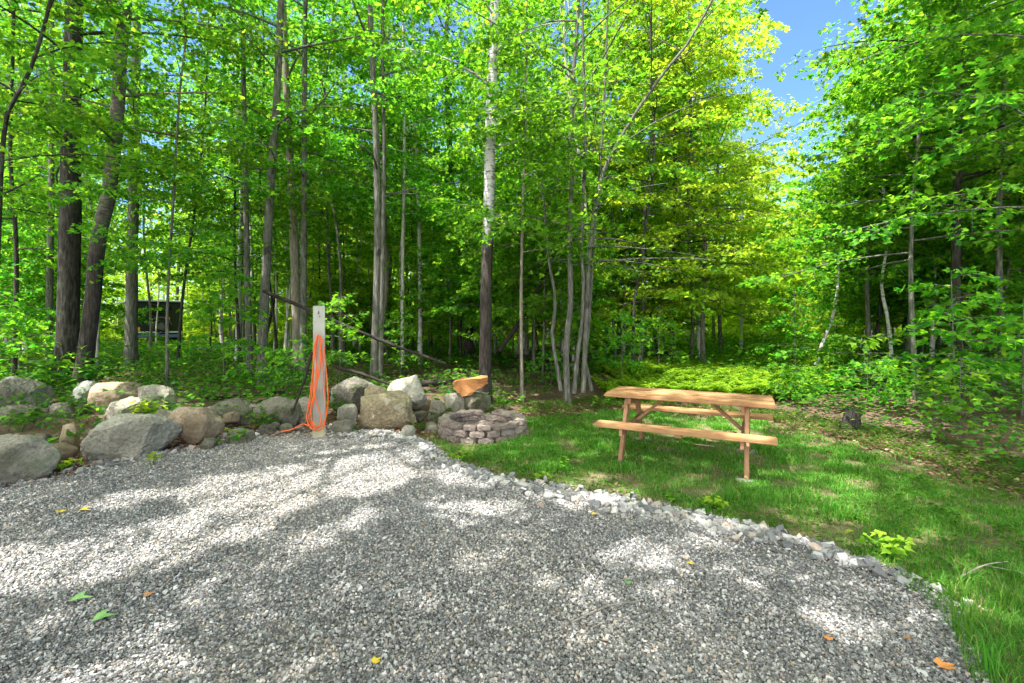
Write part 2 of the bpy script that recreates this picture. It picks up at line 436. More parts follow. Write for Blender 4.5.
# ------------------------------------------------------------------ stones
def rock_mesh(name, half, seed, mat, cuts=20, sub=4, rough=.10, tight=(.60, .88)):
    r = np.random.default_rng(seed); bm = bmesh.new()
    bmesh.ops.create_icosphere(bm, subdivisions=sub, radius=1.0)
    V = np.array([v.co[:] for v in bm.verts])
    V = np.sign(V) * np.abs(V) ** .86
    for _ in range(cuts):
        n = nrm(r.normal(0, 1, 3)); o = r.uniform(*tight) * (np.abs(n) ** .9).sum() ** .35
        dd = V @ n - o; V -= np.where(dd > 0, dd * .96, 0)[:, None] * n
    V /= np.abs(V).max(0)
    half = np.asarray(half); off = r.uniform(0, 50, 3); hm = half.mean()
    for i, v in enumerate(bm.verts):
        p = Vector(V[i] * half / hm)
        n1 = mnoise.noise(p * 1.7 + Vector(off)); n2 = mnoise.noise(p * 5 + Vector(off)); n3 = mnoise.noise(p * 13 + Vector(off)); n4 = mnoise.noise(p * 31 + Vector(off)); n2 = n2 * .5 + .75 * (.35 - abs(mnoise.noise(p * 3.1 + Vector(off) * 2)))
        v.co = Vector(V[i] * half) * (1 + rough * (n1 * .8 + .5 * n2 + .45 * n3 + .28 * n4))
    me = bpy.data.meshes.new(name); bm.to_mesh(me); bm.free(); me.materials.append(M[mat])
    for p in me.polygons: p.use_smooth = True
    return me

ROCKS = [  # px box, metres ahead, material, label
    (-30, 36, 378, 409, 7.4, 'grey', 'flat topped grey boulder on top of the stone row at its left end'),
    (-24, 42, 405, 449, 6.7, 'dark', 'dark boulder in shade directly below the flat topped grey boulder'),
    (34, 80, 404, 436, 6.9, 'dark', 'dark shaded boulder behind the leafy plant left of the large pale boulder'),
    (66, 98, 382, 408, 7.5, 'blue', 'small blue grey rock leaning against the sunlit tan boulder'),
    (82, 133, 379, 412, 7.2, 'tan', 'pointed tan boulder with a sunlit top near the dark leaning tree'),
    (99, 140, 399, 426, 6.6, 'grey', 'rough grey rock lying on top of the large pale boulder'),
    (130, 173, 386, 416, 7.3, 'grey', 'rounded grey rock with a bright leafy plant in front of it'),
    (72, 163, 414, 468, 5.6, 'light', 'large pale grey boulder, widest of the row, at the gravel edge'),
    (163, 219, 406, 447, 6.2, 'tan', 'rounded tan boulder beside the large pale boulder at the gravel edge'),
    (55, 77, 425, 452, 5.9, 'tan', 'small brown rock tucked beside the left end of the large pale boulder'),
    (150, 174, 410, 440, 6.5, 'moss', 'small mossy rock wedged between the large pale boulder and the tan boulder'),
    (-40, 38, 440, 495, 4.7, 'grey', 'lumpy grey boulder cut off by the photo edge beside the gravel'),
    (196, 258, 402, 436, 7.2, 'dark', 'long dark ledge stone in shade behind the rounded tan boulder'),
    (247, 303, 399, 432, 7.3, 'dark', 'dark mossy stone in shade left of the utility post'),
    (221, 252, 428, 447, 6.3, 'moss', 'low mossy stone half sunk in dirt between tan boulder and post'),
    (294, 312, 398, 428, 7.4, 'grey', 'narrow grey stone standing just behind the utility post'),
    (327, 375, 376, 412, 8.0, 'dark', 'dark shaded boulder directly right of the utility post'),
    (384, 429, 377, 408, 8.1, 'light', 'pale wedge shaped boulder behind the big lichen spotted boulder'),
    (347, 415, 394, 431, 7.15, 'lichen', 'big tan boulder with pale lichen spots beside the utility post'),
    (360, 388, 384, 406, 7.25, 'lichen', 'knobby pale rock sitting on top of the big lichen spotted boulder'),
    (334, 356, 402, 428, 7.0, 'grey', 'small grey rock squeezed between post and lichen spotted boulder'),
    (424, 446, 400, 434, 7.6, 'moss', 'small mossy rock between the lichen spotted boulder and fire ring'),
    (440, 466, 394, 416, 8.3, 'grey', 'grey rock behind the fire ring under the split orange log'),
    (452, 494, 393, 414, 8.35, 'moss', 'low mossy rock carrying the split orange log'),
    (399, 416, 426, 438, 6.6, 'light', 'fist sized pale stone at the foot of the lichen spotted boulder'),
]
for i, (x0, x1, y0, y1, d, mat, lab) in enumerate(ROCKS):
    w = (x1 - x0) / F * d; top = W(0, y0, d)[2]; bot = min(W(0, y1, d)[2], .12) - .04
    h = top - bot; c = W((x0 + x1) / 2, 0, d)
    me = rock_mesh('boulder', (w / 2 * .93, w * .36, h / 2 * 1.02), 100 + i, 'rock_' + mat, cuts=18, sub=6 if w > .8 else 5 if w > .4 else 4)
    o = obj('boulder', me, None, (c[0], d + w * .2, (top + bot) / 2)); tag(o, lab, 'boulder', 'boulders along the gravel edge')

# small fill stones behind and between the boulders
FILL = []
r = np.random.default_rng(5)
fill_mesh = [rock_mesh('stone', (1, .8, .7), 300 + k, m, 12, 3) for k, m in enumerate(['rock_dark', 'rock_moss', 'rock_grey', 'rock_dark', 'rock_tan'])]
FILL_PX = [(40, 446, 5.9), (20, 452, 5.6), (178, 432, 6.6), (190, 418, 7.0), (232, 420, 7.0), (268, 436, 6.9), (286, 434, 6.9), (343, 430, 6.9), (432, 436, 7.0), (60, 456, 5.6), (210, 450, 6.1), (238, 446, 6.35), (275, 428, 7.1), (420, 418, 7.7), (118, 428, 6.3)]
FILL_LAB = ['dark stone under the leafy plant beside the lumpy boulder at the photo edge', 'dark stone resting against the lumpy grey boulder at the photo edge', 'small stone in the gap right of the large pale boulder', 'mossy stone on top of the gap beside the rounded tan boulder', 'shaded stone just right of the rounded tan boulder', 'small dark stone in dirt left of the post', 'small mossy stone closest to the left side of the post', 'small stone at the foot of the post on its right side', 'mossy stone touching the left side of the fire ring', 'dark stone in dirt left of the large pale boulder', 'small grey stone at the foot of the rounded tan boulder', 'small dark stone at the gravel edge beside the low mossy stone', 'tan stone in shade below the dark mossy stone', 'small stone on top of the row right of the lichen spotted boulder', 'dark stone filling the gap behind the large pale boulder']
for k, (px, py, d) in enumerate(FILL_PX):
    p = W(px, py, d); s = r.uniform(.09, .17)
    o = obj('stone', fill_mesh[k % 5], None, (p[0], d, max(p[2], 0) + s * .3)); o.scale = (s, s, s); o.rotation_euler = (r.uniform(-.3, .3), r.uniform(-.3, .3), r.uniform(0, 6))
    tag(o, FILL_LAB[k], 'stone', 'small stones between the boulders')

# loose stones of the border, each an object
bvar = [rock_mesh('border_stone', (1, .74, .52), 400 + k, 'border_stone', 9, 2, .05, (.45, .85)) for k in range(6)]
L = np.r_[0, np.cumsum(np.linalg.norm(np.diff(BORDER, axis=0), axis=1))]
BST = []
nb = 150
tt = (np.arange(nb) + r.uniform(.1, .9, nb)) / nb * (L[-1] - .3)
for k in range(nb):
    bx, by = np.interp(tt[k], L, BORDER[:, 0]), np.interp(tt[k], L, BORDER[:, 1])
    off = r.normal(0, .11); s = float(np.clip(r.lognormal(math.log(.046), .30), .032, .095))
    if k == 92: s, off = .105, 0
    o = obj('border_stone', bvar[k % 6], None, (bx - .5 * off, by + .85 * off, s * .12 + .004)); o.scale = (s, s * r.uniform(.8, 1.1), s * r.uniform(.55, .9))
    o.rotation_euler = (r.uniform(-.4, .4), r.uniform(-.4, .4), r.uniform(0, 6.28))
    BST.append((o, s))

# ------------------------------------------------------------------ leaves and trees
LEAF_V = np.array([(0, 0, 0), (.40, .10, .10), (.50, .50, .13), (.20, .50, .04), (0, 1.02, -.10), (-.20, .50, .04), (-.50, .50, .13), (-.40, .10, .10)])
LEAF_F = np.array([(0, 1, 2), (0, 2, 3), (0, 3, 4), (0, 4, 5), (0, 5, 6), (0, 6, 7)])
OVAL_V = np.array([(0, 0, 0), (.26, .38, .06), (0, 1, -.06), (-.26, .38, .06), (0, .42, -.01)])
OVAL_F = np.array([(0, 1, 4), (1, 2, 4), (4, 2, 3), (0, 4, 3)])
RHOMB_F = np.array([(0, 1, 2), (0, 2, 3)])
def leaves(P, D, N, s, kind='maple'):
    if kind == 'maple': T, Fc = LEAF_V, LEAF_F
    elif kind == 'oval': T, Fc = OVAL_V, OVAL_F
    else: T, Fc = OVAL_V[:4] * np.array([1.35, 1, 1.6]), RHOMB_F
    D = nrm(D); N = nrm(N - D * (N * D).sum(-1, keepdims=True)); S = np.cross(D, N)
    V = P[:, None] + s[:, None, None] * (T[None, :, 0:1] * S[:, None] + T[None, :, 1:2] * D[:, None] + T[None, :, 2:3] * N[:, None])
    Ff = (Fc[None] + (np.arange(len(P)) * len(T))[:, None, None]).reshape(-1, 3)
    return V.reshape(-1, 3), Ff

UP = np.array([0, 0, 1.])
def spray_leaves(O, D, L, k, size, r, droop=.26, wide=.42, tilt=.5):
    n = len(O); t = r.random((n, k)) ** .75; w = r.uniform(-1, 1, (n, k)); w = w * wide * (1.15 - .65 * t)
    Dh = nrm(D); S = nrm(np.cross(Dh, UP)); L2 = L[:, None, None]
    P = O[:, None] + Dh[:, None] * (t[..., None] * L2) + S[:, None] * (w[..., None] * L2)
    P[..., 2] -= (droop * t ** 2 + .12 * np.abs(w)) * L[:, None]
    P += r.normal(0, .035, P.shape) * np.array([1, 1, .8])
    d = Dh[:, None] * .6 + S[:, None] * np.sign(w)[..., None] * .9 + r.normal(0, .35, P.shape) - UP * .35
    N = UP + r.normal(0, tilt, P.shape)
    s = size * r.uniform(.55, 1.3, (n, k))
    return P.reshape(-1, 3), d.reshape(-1, 3), N.reshape(-1, 3), s.ravel()

LIT = [  # sunlit spots on the ground as the photo shows them (ellipses: px, py, rx, ry, tilt)
    (40, 545, 120, 19, -.08), (170, 520, 110, 19, -.14), (290, 474, 125, 20, -.14), (130, 550, 80, 15, -.2), (10, 568, 60, 15, -.05), (250, 496, 80, 14, -.2), (360, 446, 75, 9, 0), (425, 466, 66, 11, .2), (120, 492, 60, 8, -.12),
    (330, 520, 52, 12, -.45), (465, 502, 52, 11, -.1), (645, 540, 55, 14, .12), (835, 605, 48, 20, .2), (592, 575, 26, 20, .3), (470, 552, 46, 8, -.1), (315, 650, 36, 18, 0), (560, 494, 36, 7, .2), (700, 528, 30, 6, .15),
    (572, 468, 46, 11, .05), (615, 489, 36, 9, 0), (850, 490, 30, 20, .3), (765, 470, 34, 9, 0), (975, 585, 54, 12, .5), (885, 545, 26, 13, 0), (820, 480, 26, 8, 0), (640, 400, 46, 4, 0), (730, 402, 30, 4, 0), (690, 440, 30, 5, 0), (920, 520, 30, 7, .3), (480, 440, 30, 5, 0),
    (735, 380, 110, 20, 0), (790, 400, 50, 10, 0), (100, 390, 22, 10, 0), (190, 420, 20, 12, 0), (130, 425, 36, 10, 0), (385, 400, 34, 16, 0), (410, 390, 18, 9, 0), (905, 445, 34, 8, .2), (470, 385, 22, 8, 0), (500, 410, 36, 7, 0), (380, 475, 56, 9, -.2), (319, 380, 8, 40, 0)]
def lit_mask(P):
    """does this leaf stand in the way of a sunlit spot (canopy gaps)"""
    g = P - SUN * ((P[:, 2] - .1) / SUN[2])[:, None]
    ok = g[:, 1] > .8
    gx, gy = to_px(np.where(ok[:, None], g, [0, 5, 0]))
    gx = gx + (vnoise(g[:, 0] * 3.1, g[:, 1] * 3.1, 31) - .5) * 34; gy = gy + (vnoise(g[:, 0] * 3.1 + 7, g[:, 1] * 3.1, 32) - .5) * 12
    m = np.zeros(len(P), bool)
    for cx, cy, rx, ry, a in LIT:
        dx, dy = gx - cx, gy - cy; u = dx * math.cos(a) + dy * math.sin(a); v = -dx * math.sin(a) + dy * math.cos(a)
        m |= (u / rx) ** 2 + (v / ry) ** 2 < 1
    return m & ok

def grow(r, path, radii, hb, top, nl, ln, elev, spl, sp=1.0, lpl=40, ls=.10, bare_to=None, shape='round', carve=None):
    """limbs with flat leaf sprays along a trunk path -> (limb tubes, twig tubes, leaf arrays)"""
    limbs, twigs, SO, SD, SL = [], [], [], [], []
    zz = path[:, 2]
    for i in range(nl):
        t = ((i + r.uniform(0, .9)) / nl) ** (1.0 if shape != 'round' else 1.45); z = hb + (top - hb) * t
        k = int(np.clip(np.searchsorted(zz, z), 1, len(zz) - 1)); f = (z - zz[k - 1]) / max(zz[k] - zz[k - 1], 1e-6)
        p = path[k - 1] + (path[k] - path[k - 1]) * np.clip(f, 0, 1); tr = radii[k]
        az = i * 2.399 + r.uniform(-.5, .5)
        prof = {'round': math.sin(math.pi * min(1, (.22 + .74 * t))), 'cone': 1.05 - .85 * t, 'flat': 1 - .35 * t}[shape]
        Ln = ln * prof * r.uniform(.65, 1.2)
        el = elev[0] + (elev[1] - elev[0]) * t + r.uniform(-.15, .15)
        d = np.array([math.cos(az) * math.cos(el), math.sin(az) * math.cos(el), math.sin(el)])
        side = np.array([-math.sin(az), math.cos(az), 0]); wig = r.uniform(-.15, .15)
        s = np.linspace(0, 1, 6)
        pts = p + d * (s * Ln)[:, None] + side * (wig * np.sin(s * 3) * Ln)[:, None]
        pts[:, 2] -= .16 * Ln * s ** 2
        r0 = min(.5 * tr, .011 * Ln + .004)
        limbs.append(tube(pts, r0 * (1 - .8 * s) + .002, 5))
        hd = nrm(np.array([d[0], d[1], .12]))
        for q, u in enumerate(np.linspace(.28, 1.0, spl)):
            u = min(1, u + r.uniform(-.05, .05)); b = pts[0] + (pts[-1] - pts[0]) * u
            kk = u * 5; k0 = min(int(kk), 4); b = pts[k0] + (pts[k0 + 1] - pts[k0]) * (kk - k0)
            ang = 0 if q == spl - 1 else (1 if q % 2 else -1) * r.uniform(.6, 1.25)
            dd = np.array([hd[0] * math.cos(ang) - hd[1] * math.sin(ang), hd[0] * math.sin(ang) + hd[1] * math.cos(ang), r.uniform(-.45, .55)])
            SO.append(b); SD.append(dd); SL.append(sp * r.uniform(.7, 1.25) * (1.1 - .35 * u))
    SO, SD, SL = np.array(SO), nrm(np.array(SD)), np.array(SL)
    P, D, N, S = spray_leaves(SO, SD, SL, lpl, ls, r)
    bare = carve(SO + SD * (SL * .5)[:, None]) if carve is not None else np.zeros(len(SO), bool)
    for o, d, l, gone in zip(SO, SD, SL, bare):
        if gone: continue
        s = np.linspace(0, 1, 4); pts = o + d * (s * l * .9)[:, None]; pts[:, 2] -= .2 * l * s ** 2
        twigs.append(tube(pts, .0045 * (1 - .75 * s), 3))
    if carve is not None:
        keep = ~carve(P); P, D, N, S = P[keep], D[keep], N[keep], S[keep]
    return limbs, twigs, (P, D, N, S)

def trunk_radii(path, r0, r1, flare=.45):
    z = path[:, 2] - path[0, 2]; t = z / z[-1]
    return (r0 + (r1 - r0) * t ** .9) * (1 + flare * np.exp(-z / .22))

def make_tree(name, path, r0, r1, barkm, leafm, hb, nl, ln, elev, spl, sp, lpl, ls, shape, r, kind='maple', loc=None, sides=10, stems=(), carve=False, wob=.03, flare=.45):
    """path in metres relative to the tree base"""
    root = empty(name, loc if loc is not None else (0, 0, 0)); L0 = np.array(loc if loc is not None else (0, 0, 0), float)
    rad = trunk_radii(path, r0, r1, flare)
    cv = (lambda P: lit_mask(P + L0) & (r.random(len(P)) < .97)) if carve else None
    limbs, twigs, lv = grow(r, path, rad, hb, path[-1, 2] - .1, nl, ln, elev, spl, sp, lpl, ls, shape=shape, carve=cv)
    leafs = [lv]
    tv, tf = tube(path, rad, sides, wob, r)
    lvv, lff = merge(limbs)
    obj('trunk', mesh_np('trunk', [(tv, tf, 0), (lvv, lff, 0)], [M[barkm]], True), root)
    for sp_path, sr0, sr1, snl in stems:
        srad = trunk_radii(sp_path, sr0 * .8, sr1 * .8, .08); v, f = tube(sp_path, srad, 8, wob, r); parts = [(v, f, 0)]
        if snl:
            l2, t2, lv2 = grow(r, sp_path, srad, max(hb, sp_path[0, 2] + .4), sp_path[-1, 2] - .05, snl, ln * .8, elev, spl, sp, lpl, ls, shape='flat', carve=cv)
            a, b = merge(l2); parts.append((a, b, 0)); twigs += t2; leafs.append(lv2)
        obj('stem', mesh_np('stem', parts, [M[barkm]], True), root)
    P, D, N, S = (np.concatenate([x[i] for x in leafs]) for i in range(4))
    v, f = leaves(P, D, N, S, kind); wv, wf = merge(twigs)
    obj('crown', mesh_np('crown', [(v, f, 0), (wv, wf, 1)], [M[leafm], M[barkm]], False), root)
    return root

def rand_path(H, r, wander=.25, n=14):
    z = np.linspace(0, H, n); k = r.uniform(0, 6, 4)
    x = wander * (np.sin(z * .33 + k[0]) + .4 * np.sin(z * .9 + k[1])); y = wander * (np.sin(z * .3 + k[2]) + .4 * np.sin(z * .8 + k[3]))
    return np.stack([x - x[0], y - y[0], z], -1)

# --- the trees one can single out, traced from the photograph and put at their own distance
def hero(name, cat, label, pts, d, wpx, barkm, H, hb, nl, ln, leafm='leaf', stems=(), lpl=44, ls=.10, sp=1.05, elev=(.15, .8), spl=7, group=None, shape='round', seed=None, wtop=.45):
    r = np.random.default_rng(seed if seed is not None else int(abs(pts[0][0]) * 7 + 13))
    P = np.array([W(a, b, d) for a, b in pts]); z0 = hz(P[0, 0], d) - .05
    P[0, 2] = z0
    base = P[0].copy()
    dirn = nrm(P[-1] - P[-2]); lead = max(0, z0 + H - P[-1, 2]); dirn = nrm(dirn * .6 + UP * .6)
    P = np.vstack([P, P[-1] + dirn * lead * .5, P[-1] + dirn * lead * .5 + nrm(dirn + UP) * lead * .5]) if lead > .3 else P
    P[1:, 1] += np.cumsum(r.normal(0, .05, len(P) - 1))
    path = resample(P - base, 22)
    ro = .78 * wpx / F * d / 2
    ss = []
    for spts, swp, snl, ext in stems:
        Q = np.array([W(a, b, d) for a, b in spts]) - base; Q[:, 1] += r.uniform(-.25, .25) * np.linspace(.2, 1, len(Q))
        if ext: Q = np.vstack([Q, Q[-1] + nrm(nrm(Q[-1] - Q[-2]) + UP * .4) * ext])
        ss.append((resample(Q, 14), swp / F * d / 2, swp / F * d / 2 * .35, snl))
    root = make_tree(name, path, ro, ro * wtop, barkm, leafm, hb, nl, ln, elev, spl, sp, lpl, ls, shape, r, loc=tuple(base), stems=ss, carve=True, sides=14, wob=.035, flare=.3)
    tag(root, label, cat, group)
    HERO.append((root, pts[0][0], d)); return root
HERO = []
hero('maple_tree', 'tree', 'thickest dark rough trunk of the left woods, standing upright beside the leaning tree', [(66, 392), (69, 250), (72, 120), (72, 0)], 9.7, 25, 'bark_dark', 15, 4.6, 22, 3.0)
hero('maple_tree', 'tree', 'leaning tree with dark lower trunk and grey upper trunk beside the thickest trunk', [(80, 390), (91, 300), (97, 240), (105, 190), (113, 120), (120, 40), (124, 0)], 9.2, 19, 'bark_leaning', 14, 4.4, 18, 2.8)
hero('maple_tree', 'tree', 'slim grey tree close to the left side of the thickest dark trunk', [(48, 378), (53, 200), (52, 60), (53, 0)], 12, 8, 'bark_grey', 14, 3.6, 16, 2.2)
hero('maple_tree', 'tree', 'thin dark tree above the flat topped grey boulder', [(14, 384), (17, 250), (13, 150), (16, 30)], 10.2, 5.5, 'bark_dark', 11, 3.0, 14, 2.0)
hero('maple_tree', 'tree', 'thin tree whose dark top bends over in the upper left photo corner', [(-8, 396), (-5, 250), (2, 120), (13, 75), (33, 30), (46, 0)], 7.2, 7, 'bark_dark', 8, 3.4, 14, 2.2)
hero('maple_tree', 'tree', 'sturdy grey trunk standing in front of the dark trailer', [(131, 372), (134, 250), (138, 150), (140, 40)], 13.2, 14, 'bark_grey', 15, 5, 18, 2.6)
hero('young_tree', 'tree', 'thin young tree with pale foot rising behind the rounded grey rock', [(167, 394), (168, 300), (172, 200), (177, 100), (181, 30)], 9.6, 4, 'bark_grey', 8.5, 2.6, 14, 1.7, ls=.09)
hero('young_tree', 'tree', 'thin curved tree just right of the dark trailer', [(177, 374), (183, 290), (191, 220), (199, 150)], 13, 4, 'bark_dark', 10, 4, 12, 1.8)
hero('birch_tree', 'birch', 'white birch in the left woods between trailer and utility post', [(238, 362), (238, 280), (240, 200), (236, 100)], 16, 7, 'birch', 15, 6, 14, 2.2)
hero('maple_tree', 'tree', 'straight thin grey tree right beside the white birch of the left woods', [(250, 378), (248, 280), (243, 150), (240, 0)], 12, 8, 'bark_grey', 14, 4.2, 15, 2.2)
hero('maple_tree', 'tree', 'straight tan grey trunk left of the utility post, with a dead branch leaning on it', [(261, 381), (264, 280), (268, 200), (274, 100), (279, 0)], 11, 12, 'bark_grey', 15, 4.4, 18, 2.5)
hero('maple_tree', 'tree', 'pale tan trunk a little left of the utility post', [(298, 369), (293, 230), (288, 150), (284, 40)], 13.2, 12, 'bark_tan', 15, 6, 15, 2.4)
hero('maple_tree', 'tree', 'straight grey tree rising just behind the utility post', [(303, 374), (305, 200), (307, 80), (308, 0)], 12, 8.5, 'bark_grey', 14, 4.6, 15, 2.2)
hero('maple_tree', 'tree', 'forked grey tree with twin stems behind the lichen spotted boulder', [(374, 379), (377, 250), (376, 140), (372, 60), (370, 0)], 11.2, 10.5, 'bark_grey', 15, 4.5, 16, 2.4, stems=[([(380, 376), (382, 250), (383, 140), (381, 60), (381, 0)], 7.5, 10, 3.5)])
hero('birch_tree', 'birch', 'thin pale birch right of the forked tree', [(420, 366), (420, 290), (418, 210), (414, 80)], 15.5, 6, 'birch', 14, 6, 12, 2.0)
hero('young_tree', 'tree', 'slim pale tree close to the right side of the forked tree', [(402, 371), (403, 250), (405, 150), (404, 50)], 14, 5, 'bark_pale', 12, 4.6, 12, 1.9)
hero('birch_tree', 'birch', 'tall birch behind the fire ring, dark at the foot and pale higher up', [(485, 401), (486, 300), (488, 240), (490, 160), (492, 80), (495, 0)], 9.2, 16, 'bark_bigbirch', 15, 5.0, 18, 2.5, wtop=.6)
hero('young_tree', 'tree', 'very thin straight tree just right of the tall birch', [(522, 396), (521, 300), (523, 200), (526, 100), (527, 0)], 9.5, 4.5, 'bark_tan', 10, 3.0, 15, 1.9)
hero('maple_tree', 'tree', 'many stemmed maple clump between the fire ring and picnic table', [(568, 394), (566, 350), (571, 300), (570, 240), (573, 170), (573, 100), (579, 0)], 9.4, 8, 'bark_grey', 11, 2.8, 20, 2.9, ls=.105, spl=8,
     stems=[([(574, 393), (578, 350), (584, 300), (581, 230), (585, 150), (583, 60)], 6, 8, 3.0), ([(561, 391), (557, 365), (552, 335), (556, 300), (549, 262), (546, 230)], 5, 6, 2.0), ([(583, 392), (586, 320), (590, 240), (600, 180), (622, 135), (655, 85), (690, 40)], 6.5, 14, 2.0), ([(592, 391), (585, 360), (590, 320), (594, 250), (601, 170), (606, 90)], 5, 8, 2.5)])
hero('young_tree', 'tree', 'dark trunk in shade behind the left half of the picnic table', [(672, 374), (673, 290), (676, 220), (675, 100)], 14, 7, 'bark_dark', 11, 3.2, 16, 2.5, leafm='leaf_bright')
hero('birch_tree', 'birch', 'thin pale birch behind the right half of the picnic table', [(741, 362), (742, 300), (744, 262), (742, 200)], 19, 4.5, 'birch', 9, 3.2, 12, 1.6, leafm='leaf_bright')
hero('birch_tree', 'birch', 'leaning white sapling at the edge of the right woods above the small stump', [(812, 386), (822, 350), (832, 320), (836, 290), (838, 240)], 12, 4.5, 'birch', 5.5, 3.0, 9, 1.2)
hero('maple_tree', 'tree', 'slim grey tree of the right woods with a forked top, above the small stump', [(872, 388), (870, 300), (871, 235), (870, 190)], 11.5, 6, 'bark_grey', 8.5, 3.6, 13, 1.2, stems=[([(871, 235), (876, 205), (880, 190)], 3.5, 4, 1.5)])
hero('birch_tree', 'birch', 'crooked pale sapling in the right woods left of the darkest trunk', [(895, 392), (890, 320), (884, 285), (890, 240), (889, 205)], 10.5, 4.5, 'birch', 7.0, 3.2, 10, 1.1)
hero('maple_tree', 'tree', 'darkest and thickest trunk of the right woods, with a pale patch', [(958, 388), (956, 300), (954, 210), (952, 120)], 9, 11, 'bark_dark', 12, 3.6, 20, 2.8, spl=8)
hero('maple_tree', 'tree', 'grey trunk near the right photo edge, right of the darkest trunk', [(1003, 396), (1000, 280), (998, 200), (1001, 100)], 8.7, 7.5, 'bark_grey', 10, 3.3, 18, 2.6, spl=8)
hero('maple_tree', 'tree', 'maple with low leafy limbs cut off by the right photo edge', [(1060, 420), (1058, 300), (1050, 180), (1048, 60)], 7.0, 9, 'bark_grey', 9.5, 2.6, 20, 2.8, spl=8, shape='flat')

# --- kinds of tree that repeat
PROTO = {}
def proto(key, name, H, r0, barkm, leafm, hb, nl, ln, elev, spl, sp, lpl, ls, shape, seed, kind='maple'):
    r = np.random.default_rng(seed)
    t = make_tree(name, rand_path(H, r, .02 * H), r0, r0 * .35, barkm, leafm, hb, nl, ln, elev, spl, sp, lpl, ls, shape, r, kind, sides=9)
    PROTO.setdefault(key, []).append([t, False])
for k in range(5):
    proto('tall', 'maple_tree', 14 + k * .9, [.11, .085, .14, .10, .12][k], ['bark_grey', 'bark_dark', 'bark_grey', 'bark_tan', 'bark_dark'][k], 'leaf', 5.2 + .6 * k, 24, 2.9, (.05, .8), 6, 1.1, 38, .115, 'round', 40 + k)
for k in range(3):
    proto('pole', 'pole_tree', 12 + k, [.042, .052, .038][k], ['bark_dark', 'bark_grey', 'bark_pale'][k], 'leaf', 4.6 + k * .5, 17, 1.8, (.1, .8), 6, .95, 26, .11, 'round', 60 + k)
for k in range(2):
    proto('birch', 'birch_tree', 14 + k, [.085, .07][k], 'birch', 'leaf', 5.5, 18, 2.0, (.3, .9), 6, .9, 34, .085, 'round', 70 + k, 'oval')
for k in range(6):
    H = [4.2, 5.4, 6.6, 3.6, 7.5, 5.0][k]
    proto('young', 'young_tree', H, .014 + .0045 * H, ['bark_grey', 'bark_dark', 'bark_grey'][k % 3], 'leaf_young', .34 * H, 14 + int(H * 1.6), 1.0 + .17 * H, (.05, .5), 6, .85, 40, .10, ['flat', 'round', 'cone'][k % 3], 80 + k)
for k in range(5):
    H = [4.6, 5.8, 7.0, 9.5, 11.5][k]
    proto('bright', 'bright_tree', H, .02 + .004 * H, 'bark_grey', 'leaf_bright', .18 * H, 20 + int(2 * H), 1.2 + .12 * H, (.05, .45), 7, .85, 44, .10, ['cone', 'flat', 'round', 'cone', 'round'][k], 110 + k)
for k in range(3):
    H = [1.0, 1.5, 2.1][k]
    proto('sapling', 'sapling', H, .008 + .003 * k, 'bark_grey', 'leaf_young', .3 * H, 9 + 2 * k, .55, (.0, .4), 3, .32, 11, .105, 'flat', 130 + k)

PLACED = []
def plant(key, x, y, s=1.0, which=None, rz=None, sz=None):
    lst = PROTO[key]; i = int(rng.integers(len(lst))) if which is None else which % len(lst)
    t, used = lst[i]
    if not used:
        o = t; lst[i][1] = True
    else:
        o = t.copy(); COL.objects.link(o)
        for c in t.children:
            c2 = c.copy(); COL.objects.link(c2); c2.parent = o
    o.location = (x, y, hz(x, y) - .04); o.rotation_euler = (0, 0, rng.uniform(0, 6.28) if rz is None else rz)
    o.scale = (s, s, s if sz is None else sz)
    PLACED.append([o, key, x, y, s, i]); return o

# where the generic trees may stand: not in the clearing, the trailer's view, nor the open strip beyond the table
def px_of(x, y): return CX + F * x / y
TRUNKS = [(h[0].location.x, h[0].location.y) for h in HERO]
def free(x, y, gap):
    return all((x - a) ** 2 + (y - b) ** 2 > gap * gap for a, b in TRUNKS)
def scatter(key, n, xr, yr, test, gap, srange=(.85, 1.2), tries=4000):
    c = 0
    for _ in range(tries):
        if c >= n: break
        x, y = rng.uniform(*xr), rng.uniform(*yr)
        if not free(x, y, gap) or not test(x, y, px_of(x, y)): continue
        TRUNKS.append((x, y)); plant(key, x, y, rng.uniform(*srange)); c += 1
inview = lambda p: -70 < p < 1110
gapw = lambda p, y, m: not (725 - m < p < 850 + m)
trailer = lambda p, y: not (110 - 560 / y < p < 186 + 560 / y and y < 31)
# left and centre woods
scatter('tall', 9, (-26, 8), (12, 25), lambda x, y, p: -60 < p < 480 and trailer(p, y) and y > bank_line(x) + 2, 1.5)
scatter('tall', 9, (6.5, 26), (10, 24), lambda x, y, p: 905 < p < 1100 and x > 6, 1.6)
scatter('pole', 112, (-34, 9), (10, 32), lambda x, y, p: -60 < p < 690 and (trailer(p, y) or rng.random() < .08), .8)
scatter('pole', 26, (6, 26), (9, 30), lambda x, y, p: 880 < p < 1090 and x > 5.5, .9)
scatter('birch', 15, (-30, 16), (13, 32), lambda x, y, p: -40 < p < 1000 and trailer(p, y) and gapw(p, y, 10), 1.2)
scatter('young', 32, (-22, 6), (9.5, 24), lambda x, y, p: -60 < p < 690 and (p < 90 or 520 < p < 640 or y > 13.5) and trailer(p, y) and y > bank_line(x) + 2.2 and not (300 < p < 350 and y < 10.5), 1.0)
scatter('young', 48, (5.9, 20), (7.6, 24), lambda x, y, p: 868 < p < 1110 and p - 470 * 1.9 / y > 800 and x > 5.7 + max(0, 8 - y) * .25, 1.0)
